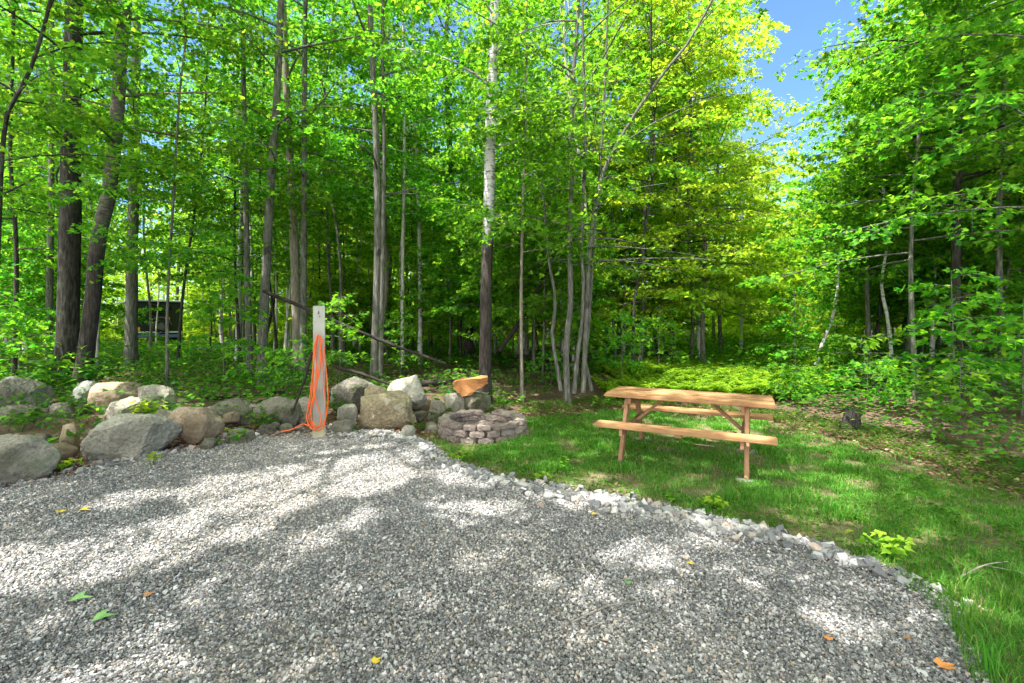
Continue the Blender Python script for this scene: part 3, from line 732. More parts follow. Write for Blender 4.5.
for px, d, k, s in [(704, 13, 4, 1.0), (722, 18, 4, 1.2), (690, 14.2, 3, 1.1), (640, 13, 4, .95), (750, 25, 3, 1.1), (778, 30, 4, 1.1), (806, 40, 4, 1.2), (826, 34, 2, 1.4), (792, 46, 4, 1.3), (715, 23, 3, 1.3), (620, 20, 4, 1.2), (752, 36, 2, 1.4), (905, 15, 3, .8), (940, 19, 4, .85), (985, 16, 2, 1.2), (1020, 20, 4, .9), (880, 24, 4, 1.0), (560, 17, 2, 1.0), (450, 18, 1, 1.1), (345, 19, 2, 1.0)]:
    plant('bright', (px - CX) / F * d, d, s, k); TRUNKS.append(((px - CX) / F * d, d))
scatter('bright', 8, (-28, 4), (24, 34), lambda x, y, p: -40 < p < 620 and trailer(p, y), 1.5)
for x, y, k, s in [(12.2, 23, 0, 1.0), (14.8, 27, 1, 1.1), (17.5, 29, 2, 1.15), (19.5, 34, 1, 1.3), (24.5, 38, 2, 1.4), (16.6, 24, 0, 1.1), (22, 42, 2, 1.3), (26, 45, 1, 1.5), (31, 50, 2, 1.6)]:
    plant('bright', x, y, s, k)
for x, y, s in [(-9.9, 9.6, 1.), (-9.0, 9.3, .8), (-9.6, 8.6, 1.1), (-5.0, 9.4, .9), (-6.0, 9.8, 1.1), (-3.4, 9.3, .9), (-4.1, 8.8, .7), (-2.7, 11.4, .8), (.9, 10.8, .8), (1.6, 11.2, 1.2), (2.4, 10.3, .8), (3.6, 11.5, 1.1), (6.2, 8.2, .9), (6.6, 7.0, 1.), (5.9, 6.2, .7), (7.2, 9.6, 1.2), (6.4, 10.6, 1.), (8.4, 8.6, 1.3), (7.7, 7.1, 1.1), (5.6, 9.3, .8)]:
    plant('sapling', x, y, s * 1.1)

# --- out-of-view trees added to shade the pad, their crowns carved for sunlit spots
def shade(x, y, H, hb, R, seed, nl=28, lpl=48):
    r = np.random.default_rng(seed)
    t = make_tree('maple_tree', rand_path(H, r, .2), .15, .05, 'bark_grey', 'leaf', hb, nl, R, (.1, .6), 7, 1.2, lpl, .13, 'round', r, loc=(x, y, -.03), carve=True, sides=8)
    return t
SHADE = [(-5.6, 3.4, 16, 8.5, 4.3), (-8.8, 6.4, 16, 7.5, 4.0), (-2.6, .7, 17, 9, 4.6), (-9.5, 1.2, 16, 7.5, 4.2), (-5.8, -1.6, 17, 8, 4.4), (-2.2, -3.6, 16, 8, 4.2), (.9, -1.0, 18, 9.5, 4.4), (3.9, 1.0, 18, 9.5, 4.4), (6.4, 3.4, 18, 10, 4.0), (3.4, -3.0, 17, 9, 4.2)]
SHADE_LAB = ['tall maple beside the gravel just left of the view', 'tall maple beyond the stone row just left of the view', 'maple overhanging the pad right beside the camera', 'tall maple left of the pad behind the stone row', 'tall maple behind the camera on the left rim of the clearing', 'tall maple close behind the camera at the pad edge', 'maple right behind the camera', 'tall maple at the lawn side right of the camera', 'tall maple on the right rim of the lawn', 'maple behind the camera beside the lawn']
for k, (x, y, H, hb, R) in enumerate(SHADE):
    tag(shade(x, y, H, hb, R, 500 + k), SHADE_LAB[k], 'tree', 'trees shading the pad')

# unused kinds go away
for lst in PROTO.values():
    for t, used in lst:
        if not used:
            for c in list(t.children): bpy.data.objects.remove(c)
            bpy.data.objects.remove(t)

# --- labels for the repeated trees: by look, by the landmarks they stand between, by nearness
MARKS = [(-200, 'left edge'), (66, 'thickest left trunk'), (150, 'dark trailer'), (238, 'white left birch'), (319, 'utility post'), (378, 'forked tree'), (486, 'tall birch'), (570, 'maple clump'), (690, 'table middle'), (775, 'table right end'), (851, 'small stump'), (956, 'darkest right trunk'), (1300, 'right edge')]
LOOK = {'tall': [('tall grey barked maple', 'tree')], 'pole': [('slender pole thin tree', 'tree')], 'birch': [('white barked birch', 'birch')], 'young': [('low leafy young maple', 'tree')], 'bright': [('light green bushy tree', 'tree')], 'sapling': [('knee to head high sapling', 'sapling')]}
BARKW = {'tall': ['grey', 'dark', 'grey', 'tan', 'dark'], 'pole': ['dark', 'grey', 'pale']}
ORD = ['nearest'] + [w_ + ' nearest' for w_ in 'second third fourth fifth sixth seventh eighth ninth tenth eleventh twelfth thirteenth fourteenth fifteenth sixteenth seventeenth eighteenth nineteenth twentieth twenty-first twenty-second twenty-third twenty-fourth twenty-fifth twenty-sixth twenty-seventh twenty-eighth twenty-ninth thirtieth'.split()]
SHORT = {'tall': 'tall {} barked maple', 'pole': 'slender {} pole tree', 'birch': 'white birch', 'young': 'leafy young maple', 'bright': 'light green bushy tree', 'sapling': 'small sapling'}
GRP = {'tall': 'tall maples of the woods', 'pole': 'slender pole trees of the woods', 'birch': 'birches of the woods', 'young': 'young maples under the tall trees', 'bright': 'light green trees', 'sapling': 'saplings on the forest floor'}
CATS = {'tall': 'tree', 'pole': 'tree', 'birch': 'birch', 'young': 'tree', 'bright': 'tree', 'sapling': 'sapling'}
cells = {}
for rec in PLACED:
    o, key, x, y, s, i = rec; p = px_of(x, y)
    k = max(q for q in range(len(MARKS) - 1) if MARKS[q][0] <= max(p, -199)) if p < 1300 else len(MARKS) - 2
    w = SHORT[key].format(BARKW[key][i]) if key in BARKW else SHORT[key]
    cells.setdefault((w, k), []).append((y, o, key))
for (w, k), lst in cells.items():
    lst.sort(key=lambda a: a[0]); a, b = MARKS[k][1], MARKS[k + 1][1]
    a = a.replace('the left photo edge', 'left photo edge')
    for q, (y, o, key) in enumerate(lst):
        lead = w if len(lst) == 1 else (f'{ORD[q]} {w}')
        tag(o, f'{lead} between {a} and {b}', CATS[key], GRP[key])

# ------------------------------------------------------------------ far woods, undergrowth, grass, litter
def far_woods():
    r = np.random.default_rng(77)
    n = 16500; az = r.uniform(-1.3, 1.25, n); d = r.uniform(28, 58, n)
    x = np.tan(az * .75) * d * 1.0; y = d
    p = px_of(x, y); cap = np.where((p > 740) & (p < 870), 8.0 + 5 * r.random(n), 12.5)
    z = .2 + r.uniform(0, 1, n) ** 1.6 * cap * (.55 + .75 * vnoise(x * .25, y * .25, 8))
    ang = r.uniform(0, 6.28, n); D = np.stack([np.cos(ang), np.sin(ang), r.uniform(-.2, .3, n)], -1)
    P, dd, N, s = spray_leaves(np.stack([x, y, z], -1), nrm(D), r.uniform(1.4, 2.8, n), 30, .27, r, tilt=.5)
    keep = ~((px_of(P[:, 0], P[:, 1]) > 108) & (px_of(P[:, 0], P[:, 1]) < 186) & (P[:, 1] < 34) & (P[:, 2] < 4))
    P, dd, N, s = P[keep], dd[keep], N[keep], s[keep]
    v, f = leaves(P, dd, N, s, 'rhomb')
    tubes, white = [], []
    for k in range(230):
        a = r.uniform(-1.25, 1.2); D0 = r.uniform(32, 60); X = math.tan(a * .75) * D0; pp = px_of(X, D0)
        if 735 < pp < 870: continue
        H = r.uniform(9, 15); q = np.array([[X, D0, 0], [X + r.normal(0, .2), D0, H * .5], [X + r.normal(0, .5), D0, H]])
        rr = r.uniform(.05, .14)
        (white if r.random() < .3 else tubes).append(tube(resample(q, 6), np.linspace(rr, rr * .5, 6), 6))
    a, b = merge(tubes); a2, b2 = merge(white)
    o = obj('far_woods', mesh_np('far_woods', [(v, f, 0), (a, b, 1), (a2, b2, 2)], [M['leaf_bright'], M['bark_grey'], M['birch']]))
    tag(o, 'distant sunlit woods closing the view behind the trees', 'woods', kind='stuff')
far_woods()

def ground_plants():
    r = np.random.default_rng(91)
    n = 26000; x = r.uniform(-26, 24, n); y = 3 + r.random(n) ** 1.4 * 32
    p = px_of(x, y)
    leftw = (y > bank_line(x) + .7) & (x < 4.6)
    right = (x > 4.75 + .25 * (vnoise(x, y * 1.5, 41)) + np.maximum(0, 7.2 - y) * .06) & (y > 2.4)
    dens = np.where(right, .95, np.where(p > 600, .9, .45 + .5 * (vnoise(x * .8, y * .8, 42) > .45)))
    ok = (leftw | right) & (np.abs(p - 512) < 640) & (r.random(n) < dens)
    ok &= seg_dist(x, y, LAWN_TOP) > .12 + .55 * vnoise(x * 1.6, y * 1.6, 43)
    x, y, p, right = x[ok], y[ok], p[ok], right[ok]; n = len(x); z = height(x, y)
    hgt = np.where(right, r.uniform(.25, .95, n), np.where(p > 600, r.uniform(.2, .75, n), r.uniform(.10, .45, n)))
    k = 9
    az = r.uniform(0, 6.28, (n, k)); t = r.uniform(.35, 1, (n, k)); rad = r.uniform(.04, .26, (n, k)) * (.6 + .8 * hgt[:, None])
    P = np.stack([x[:, None] + np.cos(az) * rad, y[:, None] + np.sin(az) * rad, z[:, None] + hgt[:, None] * t], -1)
    D = np.stack([np.cos(az), np.sin(az), np.full_like(az, -.15)], -1) + r.normal(0, .25, (n, k, 3)); N = UP + r.normal(0, .4, (n, k, 3))
    s = (r.uniform(.07, .15, (n, k)) * np.clip(.7 + y[:, None] / 40, .7, 1.3))
    v, f = leaves(P.reshape(-1, 3), D.reshape(-1, 3), N.reshape(-1, 3), s.ravel(), 'oval')
    o = obj('undergrowth', mesh_np('undergrowth', [(v, f, 0)], [M['undergrowth']])); tag(o, 'low leafy undergrowth covering the forest floor', 'undergrowth', kind='stuff')
    # feathery ferns in the sun behind the table and along the open strip
    n = 2200; y = 9.9 + r.random(n) ** 1.5 * 20; x = (r.uniform(640, 835, n) - CX) / F * y + r.normal(0, .4, n)
    p = px_of(x, y); ok = (p > 590) & (p < 850) & (seg_dist(x, y, LAWN_TOP) > .5); x, y = x[ok], y[ok]; n = len(x); z = height(x, y)
    fr = 7; az = r.uniform(0, 6.28, (n, fr)); ln = r.uniform(.35, .75, (n, fr)); q = 18
    t = np.linspace(.15, 1, q)[None, None]; lnq = ln[..., None]
    cx = x[:, None, None] + np.cos(az)[..., None] * lnq * t * .75; cy = y[:, None, None] + np.sin(az)[..., None] * lnq * t * .75
    cz = z[:, None, None] + lnq * (1.15 * t - .62 * t ** 2)
    sg = np.where(np.arange(q) % 2, 1., -1.)[None, None]
    D = np.stack([np.cos(az)[..., None] * .35 - np.sin(az)[..., None] * sg, np.sin(az)[..., None] * .35 + np.cos(az)[..., None] * sg, np.full(cx.shape, -.1)], -1)
    P = np.stack([cx, cy, cz], -1); s = (lnq * .30 * (1.1 - t)) * np.ones_like(cx)
    N = UP + r.normal(0, .15, P.shape)
    v, f = leaves(P.reshape(-1, 3), D.reshape(-1, 3), N.reshape(-1, 3), s.ravel(), 'rhomb')
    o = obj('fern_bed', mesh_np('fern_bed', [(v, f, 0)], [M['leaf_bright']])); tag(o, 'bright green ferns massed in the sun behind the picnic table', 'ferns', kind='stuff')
ground_plants()

def grass():
    r = np.random.default_rng(55)
    n = 520000; d = 1.6 + 8.3 * r.random(n) ** .8; a = r.uniform(-.25, 1.2, n); x = d * a; y = d
    ok = in_poly(x, y, LAWN); de = seg_dist(x, y, BORDER); dt = seg_dist(x, y, LAWN_TOP)
    den = np.clip((de - .1) / .9 * (.5 + vnoise(x * 2.3, y * 2.3, 58)), .05, 1) * np.clip(dt / .5, .15, 1) * (.25 + .95 * vnoise(x * 1.7, y * 1.7, 51)) * np.clip(2.4 * vnoise(x * 4, y * 4, 52) - .35, .08, 1.3)
    den *= 1 - .6 * np.exp(-((x - 2.0) ** 2 + (y - 5.5) ** 2) / 1.3) * (vnoise(x * 3, y * 3, 59) > .35)
    den = np.where((x > 1.6) & (y < 3.4), np.maximum(den, .55), den)
    ok &= r.random(n) < den * 1.05
    ok &= ~((x + .43) ** 2 + (y - 6.95) ** 2 < .70 ** 2)
    x, y = x[ok], y[ok]; n = len(x)
    tall = 1 + 1.2 * (vnoise(x * 2.5, y * 2.5, 53) > .72) + 1.1 * ((x > 1.9) & (y < 3.0) & (r.random(n) < .35))
    h = r.uniform(.016, .048, n) * tall; az = r.uniform(0, 6.28, n); bend = r.uniform(.15, 1.0, n) * h
    w = r.uniform(.0018, .0036, n) * np.clip(y / 3.5, .8, 2.0)
    ca, sa = np.cos(az), np.sin(az); z0 = -.012
    B = np.stack([x, y, np.full(n, z0)], -1); S = np.stack([-sa, ca, np.zeros(n)], -1); Dv = np.stack([ca, sa, np.zeros(n)], -1)
    m1 = B + Dv * (bend * .3)[:, None] + UP * (h * .6)[:, None]; tip = B + Dv * bend[:, None] + UP * h[:, None]
    V = np.stack([B - S * w[:, None], B + S * w[:, None], m1 + S * (w * .75)[:, None], m1 - S * (w * .75)[:, None], tip], 1)
    i = np.arange(n)[:, None] * 5
    Fq = np.concatenate([i + [[0, 1, 2]], i + [[0, 2, 3]], i + [[3, 2, 4]]]);
    o = obj('grass', mesh_np('grass', [(V.reshape(-1, 3), Fq, 0)], [M['grass']], False, np.repeat(np.clip(r.normal(.45, .22, n), 0, 1), 5)))
    tag(o, 'short green grass of the shaded lawn', 'grass', kind='stuff')
    # broad leaved weeds in the lawn and on the litter beside it
    n = 22000; x = r.uniform(-1.2, 6.5, n); y = r.uniform(1.6, 11, n); strip = (seg_dist(x, y, LAWN_TOP[2:]) < 1.1) & ~in_poly(x, y, LAWN) & (vnoise(x * 2.1, y * 2.1, 61) > .15)
    ok = (in_poly(x, y, LAWN) & (vnoise(x * 1.3, y * 1.3, 57) > .52) & (r.random(n) < .32) | strip) & (seg_dist(x, y, BORDER) > .12); x, y = x[ok], y[ok]; n = len(x); k = 6
    az = r.uniform(0, 6.28, (n, k)); rad = r.uniform(.01, .06, (n, k))
    P = np.stack([x[:, None] + np.cos(az) * rad, y[:, None] + np.sin(az) * rad, r.uniform(.005, .06, (n, k))], -1)
    P[..., 2] += np.maximum(height(x, y), -.012)[:, None] + .012
    D = np.stack([np.cos(az), np.sin(az), r.uniform(-.1, .5, (n, k))], -1); N = UP + r.normal(0, .3, P.shape)
    v, f = leaves(P.reshape(-1, 3), D.reshape(-1, 3), N.reshape(-1, 3), r.uniform(.02, .055, n * k), 'oval')
    o = obj('lawn_weeds', mesh_np('lawn_weeds', [(v, f, 0)], [M['undergrowth']])); tag(o, 'low clover and weeds growing through the lawn', 'weeds', kind='stuff')
grass()

def litter():
    r = np.random.default_rng(66)
    n = 26000; x = r.uniform(-16, 14, n); y = 4.5 + r.random(n) ** 1.5 * 17
    ok = ~in_poly(x, y, PAD) & (~in_poly(x, y, LAWN) | (r.random(n) < .06)) & (np.abs(px_of(x, y) - 512) < 640)
    strip = seg_dist(x, y, LAWN_TOP[5:]) < .8
    ok &= strip | (r.random(n) < .6)
    x, y = x[ok], y[ok]
    m = 5200; L = np.r_[0, np.cumsum(np.linalg.norm(np.diff(LAWN_TOP, axis=0), axis=1))]; t = r.uniform(0, L[-1], m)
    x = np.r_[x, np.interp(t, L, LAWN_TOP[:, 0]) + r.normal(.18, .28, m)]; y = np.r_[y, np.interp(t, L, LAWN_TOP[:, 1]) + r.normal(.12, .26, m)]
    e = EDGE[:9]; L = np.r_[0, np.cumsum(np.linalg.norm(np.diff(e, axis=0), axis=1))]; t = r.uniform(0, L[-1], 6000)
    x = np.r_[x, np.interp(t, L, e[:, 0]) + r.normal(0, .1, 6000)]; y = np.r_[y, np.interp(t, L, e[:, 1]) + np.abs(r.normal(.15, .6, 6000))]
    ok = ~in_poly(x, y, PAD) | (r.random(len(x)) < .02); x, y = x[ok], y[ok]; n = len(x)
    P = np.stack([x, y, np.maximum(height(x, y), -.012) + r.uniform(.004, .035, n)], -1)
    az = r.uniform(0, 6.28, n); D = np.stack([np.cos(az), np.sin(az), r.normal(0, .25, n)], -1); N = UP + r.normal(0, .45, (n, 3))
    v, f = leaves(P, D, N, r.uniform(.035, .085, n), 'oval')
    o = obj('leaf_litter', mesh_np('leaf_litter', [(v, f, 0)], [M['litter']])); tag(o, 'brown dead leaves strewn on the forest floor', 'leaf litter', kind='stuff')
litter()

# ------------------------------------------------------------------ small plants one can point to
def seedling(px, py, d, h, n, ls, label, mat='leaf_young', spread=.14, seed=0, kind='maple', z=None):
    r = np.random.default_rng(seed + 900); p = W(px, py, d); z0 = max(hz(p[0], d), -.012) if z is None else z
    root = empty('seedling', (p[0], d, z0)); tag(root, label, 'plant', 'small leafy plants')
    st, P, D, N = [], [], [], []
    for k in range(max(2, n // 5)):
        az = r.uniform(0, 6.28); e = np.array([math.cos(az) * spread * r.uniform(.3, 1), math.sin(az) * spread * r.uniform(.3, 1), h * r.uniform(.65, 1)])
        pts = resample(np.array([[0, 0, -.03], e * .5 + [0, 0, h * .1], e]), 5); st.append(tube(pts, np.linspace(.005, .002, 5), 4))
        for q in range(5):
            a = r.uniform(0, 6.28); t = 1 - .12 * q; b = pts[-1] * t
            P.append(b + [math.cos(a) * .02, math.sin(a) * .02, 0]); D.append([math.cos(a), math.sin(a), -.2]); N.append(UP + r.normal(0, .25, 3))
    v, f = leaves(np.array(P), np.array(D), np.array(N), ls * r.uniform(.7, 1.2, len(P)), kind)
    a, b = merge(st)
    obj('stem', mesh_np('stem', [(a, b, 0)], [M['undergrowth']]), root); obj('foliage', mesh_np('foliage', [(v, f, 0)], [M[mat]]), root)
seedling(148, 420, 6.7, .42, 45, .11, 'bright leafy plant growing between the rounded grey rock and large pale boulder', 'leaf_bright', .22, 1)
seedling(40, 440, 5.6, .30, 20, .17, 'plant with a few broad dark leaves beside the lumpy boulder at the photo edge', 'undergrowth', .26, 2)
seedling(68, 470, 5.2, .12, 15, .09, 'small lime green plant at the gravel edge left of the large pale boulder', 'leaf_bright', .10, 3)
seedling(152, 462, 5.35, .16, 15, .06, 'small yellow green weed in front of the large pale boulder', 'leaf_bright', .16, 4)
seedling(213, 447, 6.2, .13, 15, .09, 'small dark leaved plant at the foot of the rounded tan boulder', 'leaf_young', .09, 5)
seedling(238, 444, 6.3, .22, 20, .09, 'leafy plant on the low mossy stone left of the post', 'leaf_young', .16, 6)
seedling(460, 461, 5.55, .12, 25, .07, 'yellow green plant at the lawn corner in front of the fire ring', 'leaf_bright', .18, 7)
seedling(566, 476, 5.0, .22, 12, .06, 'thin upright weed in the sunlit lawn spot left of the table', 'leaf_young', .06, 8)
seedling(541, 480, 4.9, .10, 10, .08, 'small bright weed at the border stones left of the table', 'leaf_bright', .08, 9)
seedling(712, 512, 4.1, .13, 30, .07, 'bright leafy plant at the border stones in front of the table', 'leaf_bright', .09, 10)
seedling(674, 504, 4.25, .10, 12, .06, 'little weed at the border stones under the front table bench', 'leaf_young', .05, 11)
seedling(884, 560, 3.3, .14, 45, .065, 'bushy lime green weed at the gravel border on the right', 'leaf_bright', .17, 12)
seedling(352, 428, 6.9, .12, 15, .07, 'small plant at the foot of the utility post on its right', 'leaf_young', .09, 13)
seedling(420, 428, 7.0, .18, 20, .08, 'dark leafy plant between lichen spotted boulder and fire ring', 'undergrowth', .12, 14)
seedling(64, 398, 8.2, .75, 60, .17, 'broad leaved shoot with dark green leaves at the foot of the thickest trunk', 'undergrowth', .5, 15)
seedling(100, 385, 8.6, .95, 50, .16, 'broad leaved shoot at the foot of the leaning tree', 'undergrowth', .45, 16)
seedling(86, 404, 7.0, .25, 20, .12, 'leafy plant hiding the foot of the sunlit tan boulder', 'undergrowth', .22, 17)
seedling(20, 412, 6.3, .30, 25, .14, 'leafy plant in front of the dark boulder at the left photo edge', 'undergrowth', .28, 18)
seedling(188, 404, 6.9, .30, 25, .10, 'leafy plant growing on top of the rounded tan boulder', 'undergrowth', .22, 19)
seedling(268, 412, 7.0, .35, 30, .11, 'leafy plant left of the utility post among dark stones', 'undergrowth', .28, 20)
seedling(338, 392, 7.8, .35, 20, .11, 'dark leafy plant just right of the utility post', 'undergrowth', .22, 21)
seedling(437, 402, 7.6, .30, 20, .10, 'leafy plant between the boulders and the fire ring', 'undergrowth', .2, 22)
seedling(505, 398, 8.6, .40, 30, .10, 'leafy plant beside the foot of the tall birch', 'leaf_young', .3, 23)
seedling(602, 402, 8.6, .40, 30, .10, 'leafy plant behind the left end of the picnic table', 'leaf_young', .3, 24)
def grass_tuft(px, py, h, n, label, seed):
    r = np.random.default_rng(seed); g = G(px, py); bl = []
    for k in range(n):
        az = r.uniform(0, 6.28); l = h * r.uniform(.5, 1.1); b = np.array([r.normal(0, .025), r.normal(0, .025), -.01]); u = np.array([math.cos(az), math.sin(az), 0])
        pts = np.array([b, b + u * l * .15 + UP * l * .55, b + u * l * .45 + UP * l * .85, b + u * l * .8 + UP * l * .78]); pts = resample(pts, 7); wd = np.linspace(.0035, .0006, 7)[:, None] * np.array([-u[1], u[0], 0])
        V = np.concatenate([pts - wd, pts + wd]); i = np.arange(6); bl.append((V, np.stack([i, i + 1, i + 8, i + 7], -1)))
    v, f = merge(bl); o = obj('grass_tuft', mesh_np('grass_tuft', [(v, f, 0)], [M['grass']], False, np.repeat(r.uniform(.2, .7, n), 14)), None, (g[0], g[1], 0)); tag(o, label, 'grass tuft', 'tall grass tufts at the gravel corner')
grass_tuft(964, 640, .30, 34, 'tall grass tuft overhanging the gravel corner near the orange dead leaf', 1)
grass_tuft(985, 670, .26, 30, 'grass tuft lowest in the photo at the gravel corner', 2)
grass_tuft(1008, 610, .22, 28, 'grass tuft beside the dry twig at the right photo edge', 3)
grass_tuft(965, 600, .24, 24, 'grass tuft between dry twig and gravel border', 4)

def fallen_leaf(px, py, s, col, label, az):
    g = G(px, py, .02); t = M.get('fallen_' + col)
    if t is None:
        c = {'green': (.16, .32, .09), 'yellow': (.62, .45, .03), 'orange': (.62, .24, .06), 'brown': (.30, .15, .06)}[col]
        t = M['fallen_' + col] = plain('fallen_leaf_' + col, c, .6)
    d = np.array([[math.cos(az), math.sin(az), .12]]); v, f = leaves(np.array([[0, 0, 0.]]), d, UP[None] + .1, np.array([s]), 'maple')
    bm = bmesh.new(); vs = [bm.verts.new(q) for q in v]; [bm.faces.new([vs[i] for i in q]) for q in f]
    o = bm_obj('fallen_leaf', bm, t, None, False, (g[0], g[1], .024)); tag(o, label, 'leaf', 'fallen leaves on the gravel')
fallen_leaf(70, 601, .11, 'green', 'fallen green leaf on the gravel, farther of the two at lower left', .3)
fallen_leaf(92, 621, .11, 'green', 'fallen green leaf on the gravel, nearer of the two at lower left', .5)
fallen_leaf(78, 511, .10, 'yellow', 'fallen yellow leaf on sunlit gravel in front of the large pale boulder', .1)
fallen_leaf(60, 513, .07, 'yellow', 'smaller yellow leaf left of the fallen yellow leaf on gravel', 2.2)
fallen_leaf(144, 597, .06, 'brown', 'small brown leaf on gravel right of the fallen green leaves', 1)
fallen_leaf(940, 668, .085, 'orange', 'orange dead leaf at the gravel corner beside the tall grass', .2)
fallen_leaf(829, 641, .045, 'orange', 'small orange leaf on gravel below the sunlit patch', 1.2)
fallen_leaf(693, 565, .05, 'yellow', 'small yellow leaf on gravel in front of the picnic table', 2.5)
fallen_leaf(629, 585, .05, 'green', 'small green leaf on gravel above the dry stalk', 1.9)
fallen_leaf(592, 515, .06, 'yellow', 'pale yellow leaf near the border stones left of the table', .2)
fallen_leaf(373, 664, .05, 'yellow', 'tiny yellow leaf at the bottom of the gravel', .9)
fallen_leaf(912, 640, .05, 'brown', 'tiny brown leaf beside the gravel corner', 2.9)

def stick(name, label, pts3, r0, r1, mat, cat='branch', group=None, twigs=()):
    P = np.array(pts3, float); base = P[0].copy(); q = resample(P - base, 16); rr = np.random.default_rng(int(abs(base[0]) * 1000) + 3)
    lst = [tube(q, np.linspace(r0, r1, 16), 7, .08, rr)]
    for t in twigs:
        T = np.array(t) - base; lst.append(tube(resample(T, 8), np.linspace(r1 * .9, r1 * .35, 8), 5, .05, rr))
    v, f = merge(lst); o = obj(name, mesh_np(name, [(v, f, 0)], [M[mat]], True), None, tuple(base)); tag(o, label, cat, group); return o
g0, g1 = G(572, 623, .015), G(640, 602, .015)
stick('dry_stalk', 'dry tan stalk lying on the gravel', [(*g0, .02), (*((g0 + g1) / 2 + [0, .03]), .03), (*g1, .022)], .004, .0025, 'dead_pale', 'twig')
g0, g1 = G(960, 577, .02), G(1008, 566, .02)
stick('dry_twig', 'dry forked twig lying in the grass at right', [(*g0, .02), (*((g0 + g1) / 2), .06), (*g1, .05)], .006, .003, 'dead_pale', 'twig', None, [[(*((g0 + g1) / 2), .06), (g1[0] + .02, g1[1] - .15, .04)]])
stick('dead_branch', 'long dead branch slanting down from the tan grey trunk behind the post', [W(264, 291, 10.6), W(319, 314, 10.2), W(380, 340, 9.9), W(446, 364, 9.6)], .045, .03, 'dead_wood', group='dead branches')
stick('dead_branch', 'short dead branch lying behind the dark boulder right of the post', [W(338, 368, 8.9), W(362, 374, 8.8), W(394, 386, 8.6)], .04, .02, 'dead_wood', group='dead branches')
stick('dead_branch', 'dark dead branch leaning left of the utility post', [W(312, 352, 7.3), W(305, 378, 7.2), W(292, 414, 7.0)], .022, .016, 'dead_wood', group='dead branches')
stick('dead_branch', 'black dead branch leaning diagonally right of the tall birch', [W(500, 350, 11.5), W(522, 318, 11.4), W(540, 285, 11.4), W(553, 255, 11.3), (*W(563, 235, 11.3),)], .06, .03, 'dead_wood', group='dead branches')
stick('fallen_log', 'dark fallen log on the ground behind the maple clump', [W(516, 357, 14), W(560, 359, 14), W(620, 357, 14.2), W(668, 353, 14.4)], .10, .07, 'dead_wood', 'log', 'fallen logs')
stick('fallen_log', 'fallen log behind the right half of the stone row', [W(410, 384, 9.6), W(450, 382, 9.7), W(478, 380, 9.8)], .07, .05, 'dead_wood', 'log', 'fallen logs')
stick('fallen_log', 'thin fallen pole left of the post in leaf litter', [W(205, 398, 8.3), W(240, 396, 8.5), W(285, 392, 8.7)], .04, .03, 'dead_wood', 'log', 'fallen logs')

# small dark stump at the edge of the right woods
def stump():
    g = W(851, 424, 7.3); root = empty('stump', (g[0], 7.3, -.03)); tag(root, 'small dark rotten stump at the edge of the right woods', 'stump')
    r = np.random.default_rng(3); z = np.linspace(0, .30, 7); v, f = tube(np.stack([z * .1, z * 0, z], -1), [.17, .14, .125, .12, .115, .11, .105], 14, .09, r)
    top = np.arange(14) + 6 * 14; v = np.vstack([v, [[.03, 0, .27]]])
    v[top, 2] += r.uniform(-.06, .06, 14); tri = np.stack([top, np.roll(top, -1), np.full(14, len(v) - 1)], -1)
    obj('bark', mesh_np('bark', [(v, f, 0)], [M['bark_dark']], True), root)
    obj('cut_face', mesh_np('cut_face', [(v, tri, 0)], [M['dead_wood']]), root)
stump()

# split log with fresh orange wood behind the fire ring
def split_log():
    out = [(452, 383), (460, 380), (474, 379), (488, 377), (488, 384), (481, 388), (475, 391), (471, 396), (462, 396), (457, 392), (453, 388)]
    d = 8.25; c = W(470, 388, d); bm = bmesh.new(); P = [W(a, b, d) - c for a, b in out]
    r = np.random.default_rng(2)
    fr = [bm.verts.new(p + [0, r.normal(0, .02), 0]) for p in P]; bk = [bm.verts.new(p * [.92, 1, .92] + [0, .26 + r.normal(0, .03), .02]) for p in P]
    bm.faces.new(fr); bm.faces.new(bk[::-1]); n = len(P)
    for i in range(n):
        fc = bm.faces.new([fr[i], bk[i], bk[(i + 1) % n], fr[(i + 1) % n]]); fc.material_index = 0 if i < 4 else 1
    bmesh.ops.recalc_face_normals(bm, faces=bm.faces)
    bmesh.ops.triangulate(bm, faces=[f for f in bm.faces if len(f.verts) > 4]); bmesh.ops.subdivide_edges(bm, edges=bm.edges[:], cuts=1)
    for v in bm.verts: v.co += Vector(r.normal(0, .008, 3))
    o = bm_obj('split_log', bm, [M['cut_wood'], M['bark_tan']], None, False, tuple(c)); tag(o, 'split log with fresh orange wood lying on rocks behind the fire ring', 'log')
split_log()

# ------------------------------------------------------------------ boxes with bevel
def box_bm(sx, sy, sz, bev=.006, seg=2, loc=(0, 0, 0), rot=None, bm=None, jit=0):
    b = bmesh.new(); bmesh.ops.create_cube(b, size=1)
    for v in b.verts:
        v.co = Vector((v.co.x * sx, v.co.y * sy, v.co.z * sz))
        if jit: v.co += Vector(np.random.default_rng(int((v.co.x * 917 + v.co.y * 331 + v.co.z * 77) * 1000) % 99991).normal(0, jit, 3))
    if bev: bmesh.ops.bevel(b, geom=b.edges[:], offset=bev, segments=seg, affect='EDGES')
    mt = Matrix.Translation(loc) @ (rot.to_4x4() if rot is not None else Matrix())
    b.transform(mt)
    if bm is None: return b
    me = bpy.data.meshes.new('tmp'); b.to_mesh(me); b.free(); bm.from_mesh(me); bpy.data.meshes.remove(me); return bm

def beam_bm(p, q, w, h, bev=.004, up=(0, 1, 0)):
    """a squared timber from p to q"""
    p, q = Vector(p), Vector(q); d = q - p; x = d.normalized(); u = Vector(up); y = (u - x * u.dot(x)).normalized(); z = x.cross(y)
    R = Matrix((x, y, z)).transposed()
    return box_bm(d.length, w, h, bev, 2, tuple((p + q) / 2), R)

